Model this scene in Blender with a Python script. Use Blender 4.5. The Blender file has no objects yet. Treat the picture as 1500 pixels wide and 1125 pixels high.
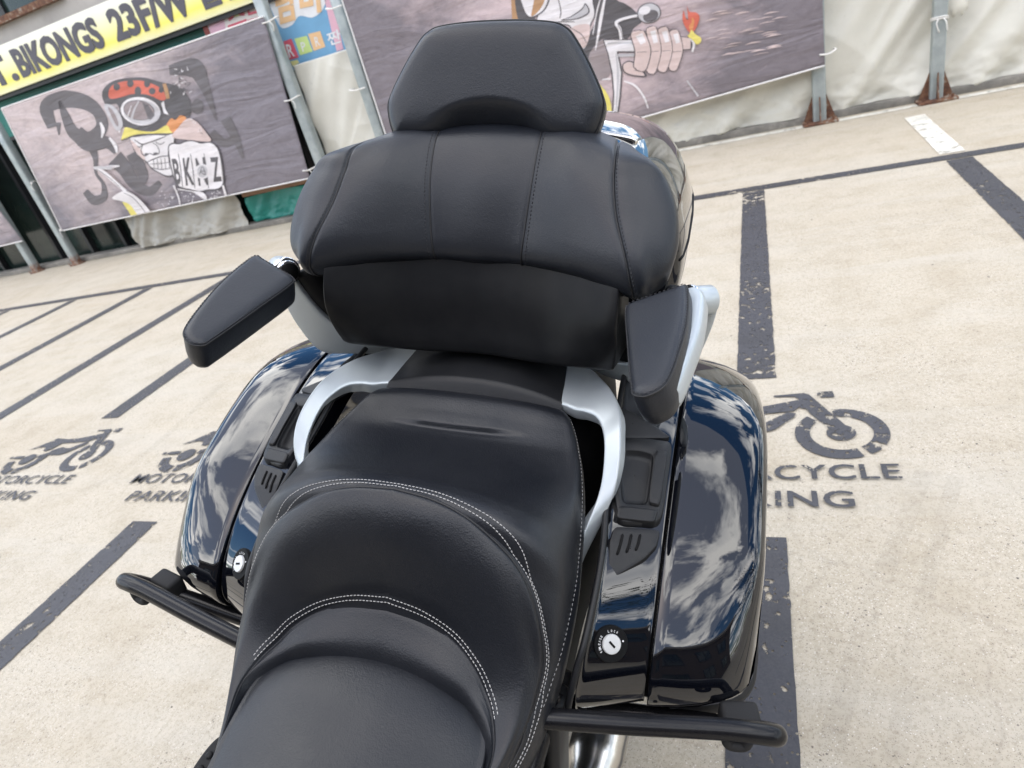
import bpy, bmesh, math, random
import numpy as np
from mathutils import Vector, Matrix, noise
from mathutils.bvhtree import BVHTree
from mathutils.geometry import tessellate_polygon

# ------------------------------------------------------------------ camera
SC = bpy.context.scene
COL = SC.collection
F = 953.913
RT = np.array([0.92402583, 0.2933414, -0.24520826])
UP = np.array([0.06165199, 0.51863751, 0.85276853])
FW = np.array([-0.37732652, 0.80309772, -0.46114937])
EYE = np.array([0.0, 0.0, 1.45])
cam_d = bpy.data.cameras.new('camera')
cam = bpy.data.objects.new('camera', cam_d)
COL.objects.link(cam)
cam_d.sensor_width = 36.0
cam_d.lens = F / 1500 * 36
cam_d.clip_start = 0.02
cam_d.clip_end = 500
cam.matrix_world = Matrix(((RT[0], UP[0], -FW[0], EYE[0]), (RT[1], UP[1], -FW[1], EYE[1]),
                           (RT[2], UP[2], -FW[2], EYE[2]), (0, 0, 0, 1)))
cam_d.dof.use_dof = True
cam_d.dof.focus_distance = 0.95
cam_d.dof.aperture_fstop = 7.5
SC.camera = cam

# ------------------------------------------------------------------ sky, sun, exposure
SUN_EL, SUN_AZ = math.radians(66), math.radians(200)    # azimuth clockwise from +Y
wd = bpy.data.worlds.new('World')
SC.world = wd
wd.use_nodes = True
nt = wd.node_tree
nt.nodes.clear()
N = nt.nodes.new
L = nt.links.new
wo = N('ShaderNodeOutputWorld')
sky = N('ShaderNodeTexSky')
sky.sky_type = 'NISHITA'
sky.sun_disc = False
sky.sun_elevation = SUN_EL
sky.sun_rotation = SUN_AZ
bg1 = N('ShaderNodeBackground')
bg1.inputs['Strength'].default_value = 0.14
hs = N('ShaderNodeHueSaturation'); hs.inputs['Saturation'].default_value = 1.35
L(sky.outputs[0], hs.inputs['Color']); L(hs.outputs[0], bg1.inputs['Color'])
tc = N('ShaderNodeTexCoord')
sep = N('ShaderNodeSeparateXYZ')
L(tc.outputs['Generated'], sep.inputs[0])
zz = N('ShaderNodeMath'); zz.operation = 'MAXIMUM'; zz.inputs[1].default_value = 0.0
L(sep.outputs['Z'], zz.inputs[0])
za = N('ShaderNodeMath'); za.operation = 'ADD'; za.inputs[1].default_value = 0.22
L(zz.outputs[0], za.inputs[0])
dx = N('ShaderNodeMath'); dx.operation = 'DIVIDE'; L(sep.outputs['X'], dx.inputs[0]); L(za.outputs[0], dx.inputs[1])
dy = N('ShaderNodeMath'); dy.operation = 'DIVIDE'; L(sep.outputs['Y'], dy.inputs[0]); L(za.outputs[0], dy.inputs[1])
cmb = N('ShaderNodeCombineXYZ')
L(dx.outputs[0], cmb.inputs[0]); L(dy.outputs[0], cmb.inputs[1])
cn = N('ShaderNodeTexNoise')
cn.inputs['Scale'].default_value = 3.0
cn.inputs['Detail'].default_value = 9
cn.inputs['Roughness'].default_value = 0.58
cn.inputs['Distortion'].default_value = 0.35
L(cmb.outputs[0], cn.inputs['Vector'])
cr = N('ShaderNodeValToRGB')
cr.color_ramp.elements[0].position = 0.485
cr.color_ramp.elements[0].color = (0, 0, 0, 1)
cr.color_ramp.elements[1].position = 0.57
cr.color_ramp.elements[1].color = (1, 1, 1, 1)
L(cn.outputs['Fac'], cr.inputs[0])
cn2 = N('ShaderNodeTexNoise')
cn2.inputs['Scale'].default_value = 2.6
cn2.inputs['Detail'].default_value = 6
L(cmb.outputs[0], cn2.inputs['Vector'])
cr2 = N('ShaderNodeValToRGB')
cr2.color_ramp.elements[0].position = 0.35
cr2.color_ramp.elements[0].color = (0.30, 0.34, 0.41, 1)
cr2.color_ramp.elements[1].position = 0.62
cr2.color_ramp.elements[1].color = (1.0, 0.99, 0.97, 1)
L(cn2.outputs['Fac'], cr2.inputs[0])
bg2 = N('ShaderNodeBackground')
bg2.inputs['Strength'].default_value = 3.4
L(cr2.outputs[0], bg2.inputs['Color'])
mx = N('ShaderNodeMixShader')
L(cr.outputs[0], mx.inputs[0]); L(bg1.outputs[0], mx.inputs[1]); L(bg2.outputs[0], mx.inputs[2])
L(mx.outputs[0], wo.inputs['Surface'])

sd = bpy.data.lights.new('sun', 'SUN')
sd.energy = 1.0
sd.angle = math.radians(120)
sd.color = (1.0, 0.90, 0.76)
so = bpy.data.objects.new('sun', sd)
COL.objects.link(so)
sv = Vector((math.sin(SUN_AZ) * math.cos(SUN_EL), math.cos(SUN_AZ) * math.cos(SUN_EL), math.sin(SUN_EL)))
so.rotation_euler = sv.to_track_quat('Z', 'Y').to_euler()
so.location = sv * 30
SC.view_settings.view_transform = 'Standard'
SC.view_settings.look = 'None'
SC.view_settings.exposure = 0.72
SC.view_settings.gamma = 1.0
SC.view_settings.use_curve_mapping = False

# ------------------------------------------------------------------ measuring helpers
def ray(px, py):
    return RT * (px - 750) / F - UP * (py - 562.5) / F + FW
def gnd(px, py, z=0.0):
    d = ray(px, py)
    return EYE + d * ((z - EYE[2]) / d[2])
def wall_y(x, off=0.0):
    return 7.183 - 0.0165 * x - off
def wl(px, py, off=0.0):                 # a point on the fence plane
    d = ray(px, py)
    s = (7.183 - off) / (d[1] + 0.0165 * d[0])
    return EYE + d * s
def wxz(x, z, off=0.0):
    return np.array([x, wall_y(x, off), z])

# ------------------------------------------------------------------ materials
def mat(name, col=(0.5, 0.5, 0.5), rough=0.5, metal=0.0, spec=None, ior=None, coat=0.0):
    m = bpy.data.materials.new(name)
    m.use_nodes = True
    b = m.node_tree.nodes['Principled BSDF']
    b.inputs['Base Color'].default_value = (*col, 1)
    b.inputs['Roughness'].default_value = rough
    b.inputs['Metallic'].default_value = metal
    if ior: b.inputs['IOR'].default_value = ior
    if coat:
        b.inputs['Coat Weight'].default_value = coat
        b.inputs['Coat Roughness'].default_value = 0.02
    return m, m.node_tree, b
def nd(t, typ, **kw):
    n = t.nodes.new(typ)
    for k, v in kw.items():
        if k in n.inputs: n.inputs[k].default_value = v
        else: setattr(n, k, v)
    return n
def objco(t, scale=(1, 1, 1)):
    c = t.nodes.new('ShaderNodeTexCoord')
    mp = t.nodes.new('ShaderNodeMapping')
    mp.inputs['Scale'].default_value = scale
    t.links.new(c.outputs['Object'], mp.inputs[0])
    return mp.outputs[0]
def noisen(t, vec, scale, detail=4, rough=0.5, dist=0.0):
    n = nd(t, 'ShaderNodeTexNoise', Scale=scale, Detail=detail, Roughness=rough, Distortion=dist)
    t.links.new(vec, n.inputs['Vector'])
    return n.outputs['Fac']
def ramp(t, fac, stops):
    r = t.nodes.new('ShaderNodeValToRGB')
    els = r.color_ramp.elements
    while len(els) < len(stops): els.new(0.5)
    for e, (p, c) in zip(els, stops):
        e.position = p
        e.color = (*c, 1) if len(c) == 3 else c
    t.links.new(fac, r.inputs[0])
    return r.outputs[0]
def mixc(t, fac, a, b, mode='MIX'):
    m = t.nodes.new('ShaderNodeMix')
    m.data_type = 'RGBA'
    m.blend_type = mode
    for v, i in ((fac, 0), (a, 6), (b, 7)):
        if hasattr(v, 'links'): t.links.new(v, m.inputs[i])
        else: m.inputs[i].default_value = v if i == 0 else (*v, 1)
    return m.outputs[2]
def bump(t, b, h, dist, strength=1.0):
    n = t.nodes.new('ShaderNodeBump')
    n.inputs['Distance'].default_value = dist
    n.inputs['Strength'].default_value = strength
    t.links.new(h, n.inputs['Height'])
    t.links.new(n.outputs[0], b.inputs['Normal'])
    return n
def mathn(t, op, a, b=None):
    n = t.nodes.new('ShaderNodeMath')
    n.operation = op
    for v, i in ((a, 0), (b, 1)):
        if v is None: continue
        if hasattr(v, 'links'): t.links.new(v, n.inputs[i])
        else: n.inputs[i].default_value = v
    return n.outputs[0]

def leather(name, col, rough, ripple=0.0009):
    m, t, b = mat(name, col, rough, ior=1.47)
    v = objco(t)
    vo = nd(t, 'ShaderNodeTexVoronoi', Scale=520.0)
    t.links.new(v, vo.inputs['Vector'])
    n1 = noisen(t, v, 240, 4, 0.6)
    n2 = noisen(t, v, 14, 3, 0.5)
    h = mathn(t, 'ADD', mathn(t, 'MULTIPLY', vo.outputs['Distance'], 0.00014), mathn(t, 'MULTIPLY', n1, 0.00024))
    h = mathn(t, 'ADD', h, mathn(t, 'MULTIPLY', n2, ripple))
    bump(t, b, h, 1.0)
    rr = ramp(t, noisen(t, v, 9, 5, 0.6), [(0.3, (rough - 0.05,) * 3), (0.7, (rough + 0.07,) * 3)])
    t.links.new(rr, b.inputs['Roughness'])
    # faint dust and fine scuffs
    sp = ramp(t, noisen(t, v, 700, 2, 0.5), [(0.70, (0, 0, 0)), (0.78, (1, 1, 1))])
    c = mixc(t, mathn(t, 'MULTIPLY', sp, 0.05), col, (0.25, 0.24, 0.22))
    t.links.new(c, b.inputs['Base Color'])
    return m
M = {}
M['leather'] = leather('seat_leather', (0.0085, 0.0097, 0.0130), 0.37)
M['leather_back'] = leather('backrest_leather', (0.0108, 0.0128, 0.0178), 0.40)
M['piping'] = mat('piping_black', (0.008, 0.008, 0.009), 0.5)[0]
M['thread'] = mat('white_thread', (0.43, 0.42, 0.41), 0.8)[0]
M['thread_hem'] = mat('grey_thread', (0.27, 0.265, 0.26), 0.8)[0]
M['thread_black'] = mat('black_thread', (0.022, 0.022, 0.026), 0.7)[0]
def gloss(name):
    m, t, b = mat(name, (0.0025, 0.003, 0.005), 0.025, ior=1.5, coat=0.6)
    v = objco(t)
    d = ramp(t, noisen(t, v, 900, 2, 0.5), [(0.70, (0, 0, 0)), (0.80, (1, 1, 1))])
    c = mixc(t, mathn(t, 'MULTIPLY', d, 0.03), (0.0025, 0.003, 0.005), (0.35, 0.33, 0.30))
    t.links.new(c, b.inputs['Base Color'])
    return m
M['gloss'] = gloss('black_gloss_paint')
def plastic(name, col, rough, grain=0.00012, ior=1.38):
    m, t, b = mat(name, col, rough, ior=ior)
    v = objco(t)
    n = noisen(t, v, 900, 3, 0.6)
    bump(t, b, mathn(t, 'MULTIPLY', n, grain), 1.0)
    d = ramp(t, noisen(t, v, 25, 6, 0.7), [(0.35, (0.0, 0.0, 0.0)), (0.75, (1, 1, 1))])
    c = mixc(t, mathn(t, 'MULTIPLY', d, 0.015), col, (0.3, 0.29, 0.27))
    t.links.new(c, b.inputs['Base Color'])
    return m
M['plastic'] = plastic('black_matte_plastic', (0.010, 0.0105, 0.012), 0.40)
M['panel'] = plastic('black_satin_panel', (0.006, 0.0064, 0.0075), 0.38, 0.00003, 1.28)
M['dark'] = mat('deep_black_plastic', (0.004, 0.004, 0.0045), 0.6, ior=1.25)[0]  # one even black, deeper and duller than the matte plastic
M['rubber'] = plastic('black_rubber', (0.014, 0.014, 0.015), 0.7)
def silver():
    m, t, b = mat('silver_paint', (0.44, 0.48, 0.50), 0.36, 0.45)
    v = objco(t)
    n = noisen(t, v, 1500, 2, 0.5)
    c = mixc(t, n, (0.44, 0.48, 0.50), (0.49, 0.53, 0.55))
    t.links.new(c, b.inputs['Base Color'])
    bump(t, b, mathn(t, 'MULTIPLY', n, 0.00003), 1.0)
    return m
M['silver'] = silver()
M['chrome'] = mat('chrome', (0.75, 0.75, 0.75), 0.08, 1.0)[0]
M['steel'] = mat('brushed_steel', (0.62, 0.60, 0.56), 0.25, 1.0)[0]
M['lockface'] = mat('satin_lock_face', (0.62, 0.62, 0.61), 0.42, 0.3)[0]
M['bar'] = plastic('black_bar_paint', (0.006, 0.006, 0.0075), 0.24, 0.00003, 1.35)
M['legend'] = mat('white_legend', (0.7, 0.7, 0.7), 0.6)[0]

def concrete():
    m, t, b = mat('worn_concrete', (0.45, 0.41, 0.35), 0.8)
    v = objco(t)
    n1 = noisen(t, v, 0.55, 6, 0.6, 0.4)
    n2 = noisen(t, v, 4.5, 8, 0.68)
    n3 = noisen(t, v, 55, 6, 0.7)
    c = ramp(t, n1, [(0.30, (0.445, 0.388, 0.300)), (0.52, (0.470, 0.418, 0.333)), (0.72, (0.485, 0.440, 0.362))])
    c2 = ramp(t, n2, [(0.30, (0.86, 0.84, 0.80)), (0.54, (1, 1, 1)), (0.8, (1.05, 1.05, 1.05))])
    c = mixc(t, 1.0, c, c2, 'MULTIPLY')
    c3 = ramp(t, n3, [(0.30, (0.70, 0.68, 0.64)), (0.5, (1, 1, 1))])
    c = mixc(t, 0.75, c, c3, 'MULTIPLY')
    # fine aggregate, only as small as real sand grains
    vg = nd(t, 'ShaderNodeTexVoronoi', Scale=190.0)
    t.links.new(v, vg.inputs['Vector'])
    gcol = ramp(t, vg.outputs['Color'], [(0.0, (0.80, 0.78, 0.74)), (0.35, (1, 1, 1)), (1.0, (1.06, 1.06, 1.05))])
    c = mixc(t, 0.8, c, gcol, 'MULTIPLY')
    for sc_, lo, hi, dk, am in ((420.0, 0.14, 0.22, (0.22, 0.19, 0.15), 0.8), (300.0, 0.07, 0.12, (0.14, 0.12, 0.10), 0.75), (260.0, 0.04, 0.07, (0.74, 0.71, 0.64), 0.7), (150.0, 0.008, 0.014, (0.10, 0.085, 0.075), 0.8)):
        vs = nd(t, 'ShaderNodeTexVoronoi', Scale=sc_)
        t.links.new(v, vs.inputs['Vector'])
        sx_ = t.nodes.new('ShaderNodeSeparateColor')
        t.links.new(vs.outputs['Color'], sx_.inputs[0])
        pick = mathn(t, 'ADD', sx_.outputs[0], mathn(t, 'MULTIPLY', mathn(t, 'SUBTRACT', 0.5, noisen(t, v, 2.2, 4)), 0.35))
        dm = ramp(t, pick, [(lo, (1, 1, 1)), (hi, (0, 0, 0))])
        ed = ramp(t, vs.outputs['Distance'], [(0.30, (1, 1, 1)), (0.48, (0, 0, 0))])
        c = mixc(t, mathn(t, 'MULTIPLY', mathn(t, 'MULTIPLY', dm, ed), am), c, dk)
    # dark pits and specks
    vp = nd(t, 'ShaderNodeTexVoronoi', Scale=44.0)
    t.links.new(v, vp.inputs['Vector'])
    pit = ramp(t, mathn(t, 'ADD', vp.outputs['Distance'], mathn(t, 'MULTIPLY', noisen(t, v, 9, 3), 0.42)),
               [(0.235, (1, 1, 1)), (0.275, (0, 0, 0))])
    c = mixc(t, mathn(t, 'MULTIPLY', pit, 0.65), c, (0.10, 0.09, 0.08))
    # long pale trowel / tyre streaks
    v2 = objco(t, (0.5, 5.0, 1))
    st = ramp(t, noisen(t, v2, 0.9, 5, 0.6, 0.6), [(0.5, (0, 0, 0)), (0.72, (1, 1, 1))])
    c = mixc(t, mathn(t, 'MULTIPLY', st, 0.35), c, (0.50, 0.475, 0.42))
    # hairline cracks
    vc = nd(t, 'ShaderNodeTexVoronoi', Scale=0.42, feature='DISTANCE_TO_EDGE')
    wv = t.nodes.new('ShaderNodeVectorMath'); wv.operation = 'ADD'
    nn = nd(t, 'ShaderNodeTexNoise', Scale=2.5, Detail=6.0)
    t.links.new(v, nn.inputs['Vector'])
    sc = t.nodes.new('ShaderNodeVectorMath'); sc.operation = 'SCALE'; sc.inputs['Scale'].default_value = 0.5
    t.links.new(nn.outputs['Color'], sc.inputs[0])
    t.links.new(v, wv.inputs[0]); t.links.new(sc.outputs[0], wv.inputs[1])
    t.links.new(wv.outputs[0], vc.inputs['Vector'])
    ck = ramp(t, vc.outputs['Distance'], [(0.0, (1, 1, 1)), (0.0022, (0, 0, 0))])
    c = mixc(t, mathn(t, 'MULTIPLY', ck, 0.16), c, (0.2, 0.17, 0.14))
    t.links.new(c, b.inputs['Base Color'])
    hh = mathn(t, 'ADD', mathn(t, 'MULTIPLY', n3, 0.0022), mathn(t, 'MULTIPLY', n2, 0.004))
    hh = mathn(t, 'SUBTRACT', hh, mathn(t, 'MULTIPLY', pit, 0.002))
    bump(t, b, hh, 1.0, 0.8)
    return m
M['concrete'] = concrete()
def paint(name, col, wear_lo, wear_hi, fine=26):
    m, t, b = mat(name, col, 0.65)
    v = objco(t)
    n1 = noisen(t, v, fine, 7, 0.7)
    n2 = noisen(t, v, 1.7, 4, 0.6)
    a = mathn(t, 'ADD', n1, mathn(t, 'MULTIPLY', mathn(t, 'SUBTRACT', n2, 0.5), 0.55))
    al = ramp(t, a, [(wear_lo, (0, 0, 0)), (wear_hi, (1, 1, 1))])
    for sc_, keep, rad in ((34.0, 0.16, 0.22), (95.0, 0.14, 0.30)):
        vo = nd(t, 'ShaderNodeTexVoronoi', Scale=sc_)
        t.links.new(v, vo.inputs['Vector'])
        sp_ = t.nodes.new('ShaderNodeSeparateColor')
        t.links.new(vo.outputs['Color'], sp_.inputs[0])
        on = ramp(t, mathn(t, 'ADD', sp_.outputs[0], mathn(t, 'MULTIPLY', mathn(t, 'SUBTRACT', 0.5, n2), 0.7)), [(keep, (1, 1, 1)), (keep + .02, (0, 0, 0))])
        dd = ramp(t, mathn(t, 'ADD', vo.outputs['Distance'], mathn(t, 'MULTIPLY', n1, 0.2)), [(rad + .07, (1, 1, 1)), (rad + .12, (0, 0, 0))])
        al = mathn(t, 'MULTIPLY', al, mathn(t, 'SUBTRACT', 1.0, mathn(t, 'MULTIPLY', on, dd)))
    t.links.new(al, b.inputs['Alpha'])
    c = ramp(t, noisen(t, v, 7, 6, 0.6), [(0.3, tuple(x * 0.8 for x in col)), (0.7, tuple(min(1, x * 1.25) for x in col))])
    c = mixc(t, mathn(t, 'MULTIPLY', noisen(t, v, 160, 3, 0.6), 0.12), c, (0.5, 0.46, 0.4))
    t.links.new(c, b.inputs['Base Color'])
    bump(t, b, mathn(t, 'MULTIPLY', noisen(t, v, 60, 5), 0.002), 1.0, 0.6)
    return m
M['line'] = paint('dark_grey_road_paint', (0.022, 0.0245, 0.035), 0.375, 0.40)
M['stencil'] = paint('dark_stencil_paint', (0.026, 0.029, 0.040), 0.39, 0.42, 34)
M['white_line'] = paint('flaking_white_paint', (0.66, 0.64, 0.57), 0.33, 0.43, 9)

def tarp(name, a, bcol, sx=1.0):
    m, t, b = mat(name, a, 0.45)
    v = objco(t)
    c = ramp(t, noisen(t, v, 1.3, 6, 0.6), [(0.3, bcol), (0.65, a)])
    sp = ramp(t, noisen(t, v, 16, 5, 0.7), [(0.28, (0.55, 0.52, 0.46)), (0.40, (1, 1, 1))])
    c = mixc(t, 0.25, c, sp, 'MULTIPLY')
    t.links.new(c, b.inputs['Base Color'])
    v2 = objco(t, (1.0, 1.0, 1.0))
    n = noisen(t, v2, 5, 5, 0.55, 0.8)
    bump(t, b, mathn(t, 'MULTIPLY', n, 0.012), 1.0, 0.5)
    return m
M['tarp'] = tarp('white_tarpaulin', (0.66, 0.64, 0.565), (0.56, 0.54, 0.465))
M['tarp_grey'] = tarp('grey_tarpaulin', (0.42, 0.40, 0.35), (0.28, 0.27, 0.24))
M['green_cloth'] = tarp('green_cloth', (0.02, 0.26, 0.21), (0.01, 0.17, 0.14))
def galv(nm='galvanised_steel', lo=.28):
    m, t, b = mat(nm, (0.28, 0.33, 0.34), 0.5, 0.35)
    v = objco(t)
    c = ramp(t, noisen(t, v, 7, 6, 0.6), [(0.3, (0.25, 0.285, 0.285)), (0.7, (0.40, 0.43, 0.42))])
    g = t.nodes.new('ShaderNodeSeparateXYZ')
    t.links.new(v, g.inputs[0])
    low = ramp(t, mathn(t, 'ADD', g.outputs['Z'], mathn(t, 'MULTIPLY', noisen(t, v, 13, 6, 0.65), 0.5)), [(lo, (1, 1, 1)), (lo + .14, (0, 0, 0))])
    c = mixc(t, mathn(t, 'MULTIPLY', low, 0.85), c, (0.20, 0.075, 0.03))
    t.links.new(c, b.inputs['Base Color'])
    return m
M['galv'] = galv()
M['galv_clean'] = galv('galvanised_steel_clean', .06)
def rust():
    m, t, b = mat('rusty_steel', (0.2, 0.08, 0.04), 0.85)
    v = objco(t)
    c = ramp(t, noisen(t, v, 18, 7, 0.65), [(0.3, (0.05, 0.030, 0.022)), (0.46, (0.11, 0.048, 0.028)), (0.56, (0.17, 0.08, 0.04)), (0.64, (0.27, 0.25, 0.21))])
    t.links.new(c, b.inputs['Base Color'])
    bump(t, b, mathn(t, 'MULTIPLY', noisen(t, v, 60, 5), 0.004), 1.0)
    return m
M['rust'] = rust()
def cloth_bump(t, b):
    mp = t.nodes.new('ShaderNodeMapping')
    mp.inputs['Rotation'].default_value = (0, math.radians(28), 0)
    mp.inputs['Scale'].default_value = (0.45, 1, 2.6)
    t.links.new(objco(t), mp.inputs[0])
    w = noisen(t, mp.outputs[0], 1.5, 5, 0.55, 0.9)
    w2 = noisen(t, objco(t, (0.5, 1, 0.9)), 1.2, 3, 0.5, 0.5)
    bump(t, b, mathn(t, 'ADD', mathn(t, 'MULTIPLY', w, 0.055), mathn(t, 'MULTIPLY', w2, 0.06)), 1.0, 0.8)
def banner_mat(name, light, darkc, cx, wdt, sx, bump_d=0.02, zc0=1.0):
    """printed background: pale cloud in the middle, dark grunge to the sides"""
    m, t, b = mat(name, light, 0.55)
    v = objco(t)
    s = t.nodes.new('ShaderNodeSeparateXYZ')
    t.links.new(v, s.inputs[0])
    g = mathn(t, 'ABSOLUTE', mathn(t, 'SUBTRACT', s.outputs['X'], cx))
    g = mathn(t, 'DIVIDE', g, wdt)
    g = mathn(t, 'ADD', g, mathn(t, 'MULTIPLY', mathn(t, 'SUBTRACT', zc0, s.outputs['Z']), 0.55))
    v2 = objco(t, (0.8, 1, 1.6))
    g = mathn(t, 'ADD', g, mathn(t, 'MULTIPLY', mathn(t, 'SUBTRACT', noisen(t, v2, 1.4, 8, 0.65, 0.5), 0.5), 1.7))
    c = ramp(t, g, [(0.15, light), (0.55, tuple((l + d) / 2 for l, d in zip(light, darkc))), (0.95, darkc)])
    sc = ramp(t, noisen(t, objco(t, (1, 1, 4)), 3.0, 8, 0.75, 1.0), [(0.62, (0, 0, 0)), (0.72, (1, 1, 1))])
    c = mixc(t, mathn(t, 'MULTIPLY', sc, 0.35), c, (0.62, 0.50, 0.50))
    t.links.new(c, b.inputs['Base Color'])
    fine_ = ramp(t, noisen(t, objco(t, (1, 1, 2)), 7.0, 9, 0.75, 0.8), [(0.36, (0.62, 0.60, 0.62)), (0.55, (1, 1, 1))])
    c = mixc(t, 0.5, c, fine_, 'MULTIPLY')
    t.links.new(c, b.inputs['Base Color'])
    cloth_bump(t, b)
    return m
M['banner'] = banner_mat('printed_banner_left', (0.52, 0.43, 0.42), (0.19, 0.17, 0.19), 1.3, 2.6, 1)
M['banner_r'] = banner_mat('printed_banner_right', (0.58, 0.46, 0.46), (0.19, 0.165, 0.18), 2.75, 1.7, 1)
M['hem'] = mat('white_hem', (0.72, 0.70, 0.68), 0.6)[0]
M['rope'] = mat('white_rope', (0.72, 0.70, 0.66), 0.8)[0]
def flat(name, col, rough=0.55):
    m, t, b = mat(name, col, rough)
    v = objco(t)
    c = ramp(t, noisen(t, v, 3, 6, 0.6), [(0.3, tuple(x * 0.86 for x in col)), (0.7, tuple(min(1, x * 1.08) for x in col))])
    t.links.new(c, b.inputs['Base Color'])
    if name.startswith('print_'): cloth_bump(t, b)
    return m
for nm, c in dict(ink=(0.095, 0.086, 0.09), ink2=(0.125, 0.112, 0.117), white=(0.70, 0.66, 0.66), grey=(0.48, 0.46, 0.47), lens=(0.27, 0.22, 0.22),
                  red=(0.56, 0.13, 0.085), orange=(0.62, 0.26, 0.10), yellow=(0.72, 0.62, 0.16), skin=(0.60, 0.47, 0.44), tan=(0.42, 0.24, 0.12),
                  mid=(0.30, 0.25, 0.25)).items():
    M['p_' + nm] = flat('print_' + nm, c)
def sign_mat():
    m, t, b = mat('yellow_sign_print', (0.8, 0.75, 0.3), 0.5)
    v = objco(t)
    s = t.nodes.new('ShaderNodeSeparateXYZ')
    t.links.new(v, s.inputs[0])
    g = mathn(t, 'ADD', s.outputs['Z'], mathn(t, 'MULTIPLY', mathn(t, 'SUBTRACT', noisen(t, v, 2, 5), 0.5), 0.12))
    c = ramp(t, g, [(0.02, (0.75, 0.71, 0.42)), (0.13, (0.82, 0.73, 0.12)), (0.3, (0.80, 0.76, 0.42)), (0.5, (0.80, 0.79, 0.68))])
    t.links.new(c, b.inputs['Base Color'])
    return m
M['sign'] = sign_mat()
M['sign_ink'] = flat('sign_lettering', (0.075, 0.07, 0.085))
M['green_wall'] = flat('green_wall_paint', (0.012, 0.165, 0.135))
M['fascia'] = flat('grey_fascia', (0.36, 0.33, 0.30))
M['black_frame'] = mat('black_metal_frame', (0.012, 0.012, 0.014), 0.5)[0]
def glass():
    m, t, b = mat('dark_window_glass', (0.012, 0.018, 0.017), 0.12)
    v = objco(t)
    c = ramp(t, noisen(t, v, 1.2, 5, 0.6), [(0.35, (0.008, 0.012, 0.012)), (0.6, (0.02, 0.035, 0.03)), (0.75, (0.05, 0.06, 0.05))])
    t.links.new(c, b.inputs['Base Color'])
    return m
M['glass'] = glass()
for nm, c in dict(blue=(0.16, 0.36, 0.55), pink=(0.72, 0.42, 0.50), peach=(0.78, 0.50, 0.26), pale=(0.74, 0.66, 0.60), red=(0.62, 0.10, 0.14),
                  lime=(0.52, 0.66, 0.24), lemon=(0.74, 0.70, 0.30), white=(0.74, 0.74, 0.74)).items():
    M['c_' + nm] = flat('colour_sign_' + nm, c)
M['red_frame'] = flat('red_brown_frame', (0.22, 0.03, 0.02))
M['brown'] = flat('brown_beam', (0.24, 0.13, 0.07))
def kerbm():
    m, t, b = mat('dirty_kerb', (0.2, 0.19, 0.17), 0.9)
    v = objco(t)
    c = ramp(t, noisen(t, v, 3, 8, 0.7), [(0.3, (0.10, 0.095, 0.085)), (0.55, (0.22, 0.205, 0.18)), (0.75, (0.40, 0.38, 0.33))])
    t.links.new(c, b.inputs['Base Color'])
    return m
M['kerb'] = kerbm()
M['office'] = flat('brown_brick_wall', (0.085, 0.06, 0.045), 0.8)
M['leaf'] = flat('tree_leaf', (0.045, 0.085, 0.025), 0.6)
M['bark'] = flat('tree_bark', (0.09, 0.065, 0.045), 0.9)

# ------------------------------------------------------------------ object helpers
def link(name, me, m, parent=None, smooth=True):
    o = bpy.data.objects.new(name, me)
    COL.objects.link(o)
    for mm in (m if isinstance(m, (list, tuple)) else [m]):
        me.materials.append(mm)
    if smooth:
        for p in me.polygons: p.use_smooth = True
    if parent: o.parent = parent
    return o
def mesh(name, V, Fs, m, parent=None, smooth=True, mi=None, recalc=True):
    me = bpy.data.meshes.new(name)
    me.from_pydata([tuple(map(float, v)) for v in V], [], [tuple(map(int, f)) for f in Fs])
    if recalc:
        bm = bmesh.new(); bm.from_mesh(me)
        bmesh.ops.recalc_face_normals(bm, faces=bm.faces)
        bm.to_mesh(me); bm.free()
    o = link(name, me, m, parent, smooth)
    if mi is not None:
        for p, i in zip(me.polygons, mi): p.material_index = i
    return o
def tag(o, label=None, cat=None, group=None, kind=None):
    if label: o['label'] = label
    if cat: o['category'] = cat
    if group: o['group'] = group
    if kind: o['kind'] = kind
    return o
def empty(name, loc, label, cat, group=None):
    o = bpy.data.objects.new(name, None)
    COL.objects.link(o)
    o.location = tuple(map(float, loc))
    o.empty_display_size = 0.1
    return tag(o, label, cat, group)
def sharpen(o, deg=40):
    me = o.data
    bm = bmesh.new(); bm.from_mesh(me)
    for e in bm.edges:
        if len(e.link_faces) == 2 and e.calc_face_angle(0) > math.radians(deg): e.smooth = False
    bm.to_mesh(me); bm.free()
    return o

def spl(P, n, closed=False):
    """Catmull-Rom through the points, n samples, uniform in index"""
    P = np.asarray(P, float)
    k = len(P)
    if closed: E = np.concatenate([P[-1:], P, P[:2]]); T = np.linspace(0, k, n, endpoint=False)
    else:
        E = np.concatenate([2 * P[:1] - P[1:2], P, 2 * P[-1:] - P[-2:-1]]); T = np.linspace(0, k - 1, n)
    out = []
    for t in T:
        i = min(int(t), k - 1 if closed else k - 2)
        a, b, c, d = E[i], E[i + 1], E[i + 2], E[i + 3]
        f = t - i
        out.append(0.5 * (2 * b + (c - a) * f + (2 * a - 5 * b + 4 * c - d) * f * f + (3 * b - a - 3 * c + d) * f ** 3))
    return np.array(out)
def arc_resample(P, n):
    P = np.asarray(P, float)
    s = np.concatenate([[0], np.cumsum(np.linalg.norm(np.diff(P, axis=0), axis=1))])
    t = np.linspace(0, s[-1], n)
    return np.array([np.interp(t, s, P[:, i]) for i in range(P.shape[1])]).T
def mir(P):
    P = np.array(P, float)
    P[..., 0] *= -1
    return P
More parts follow.
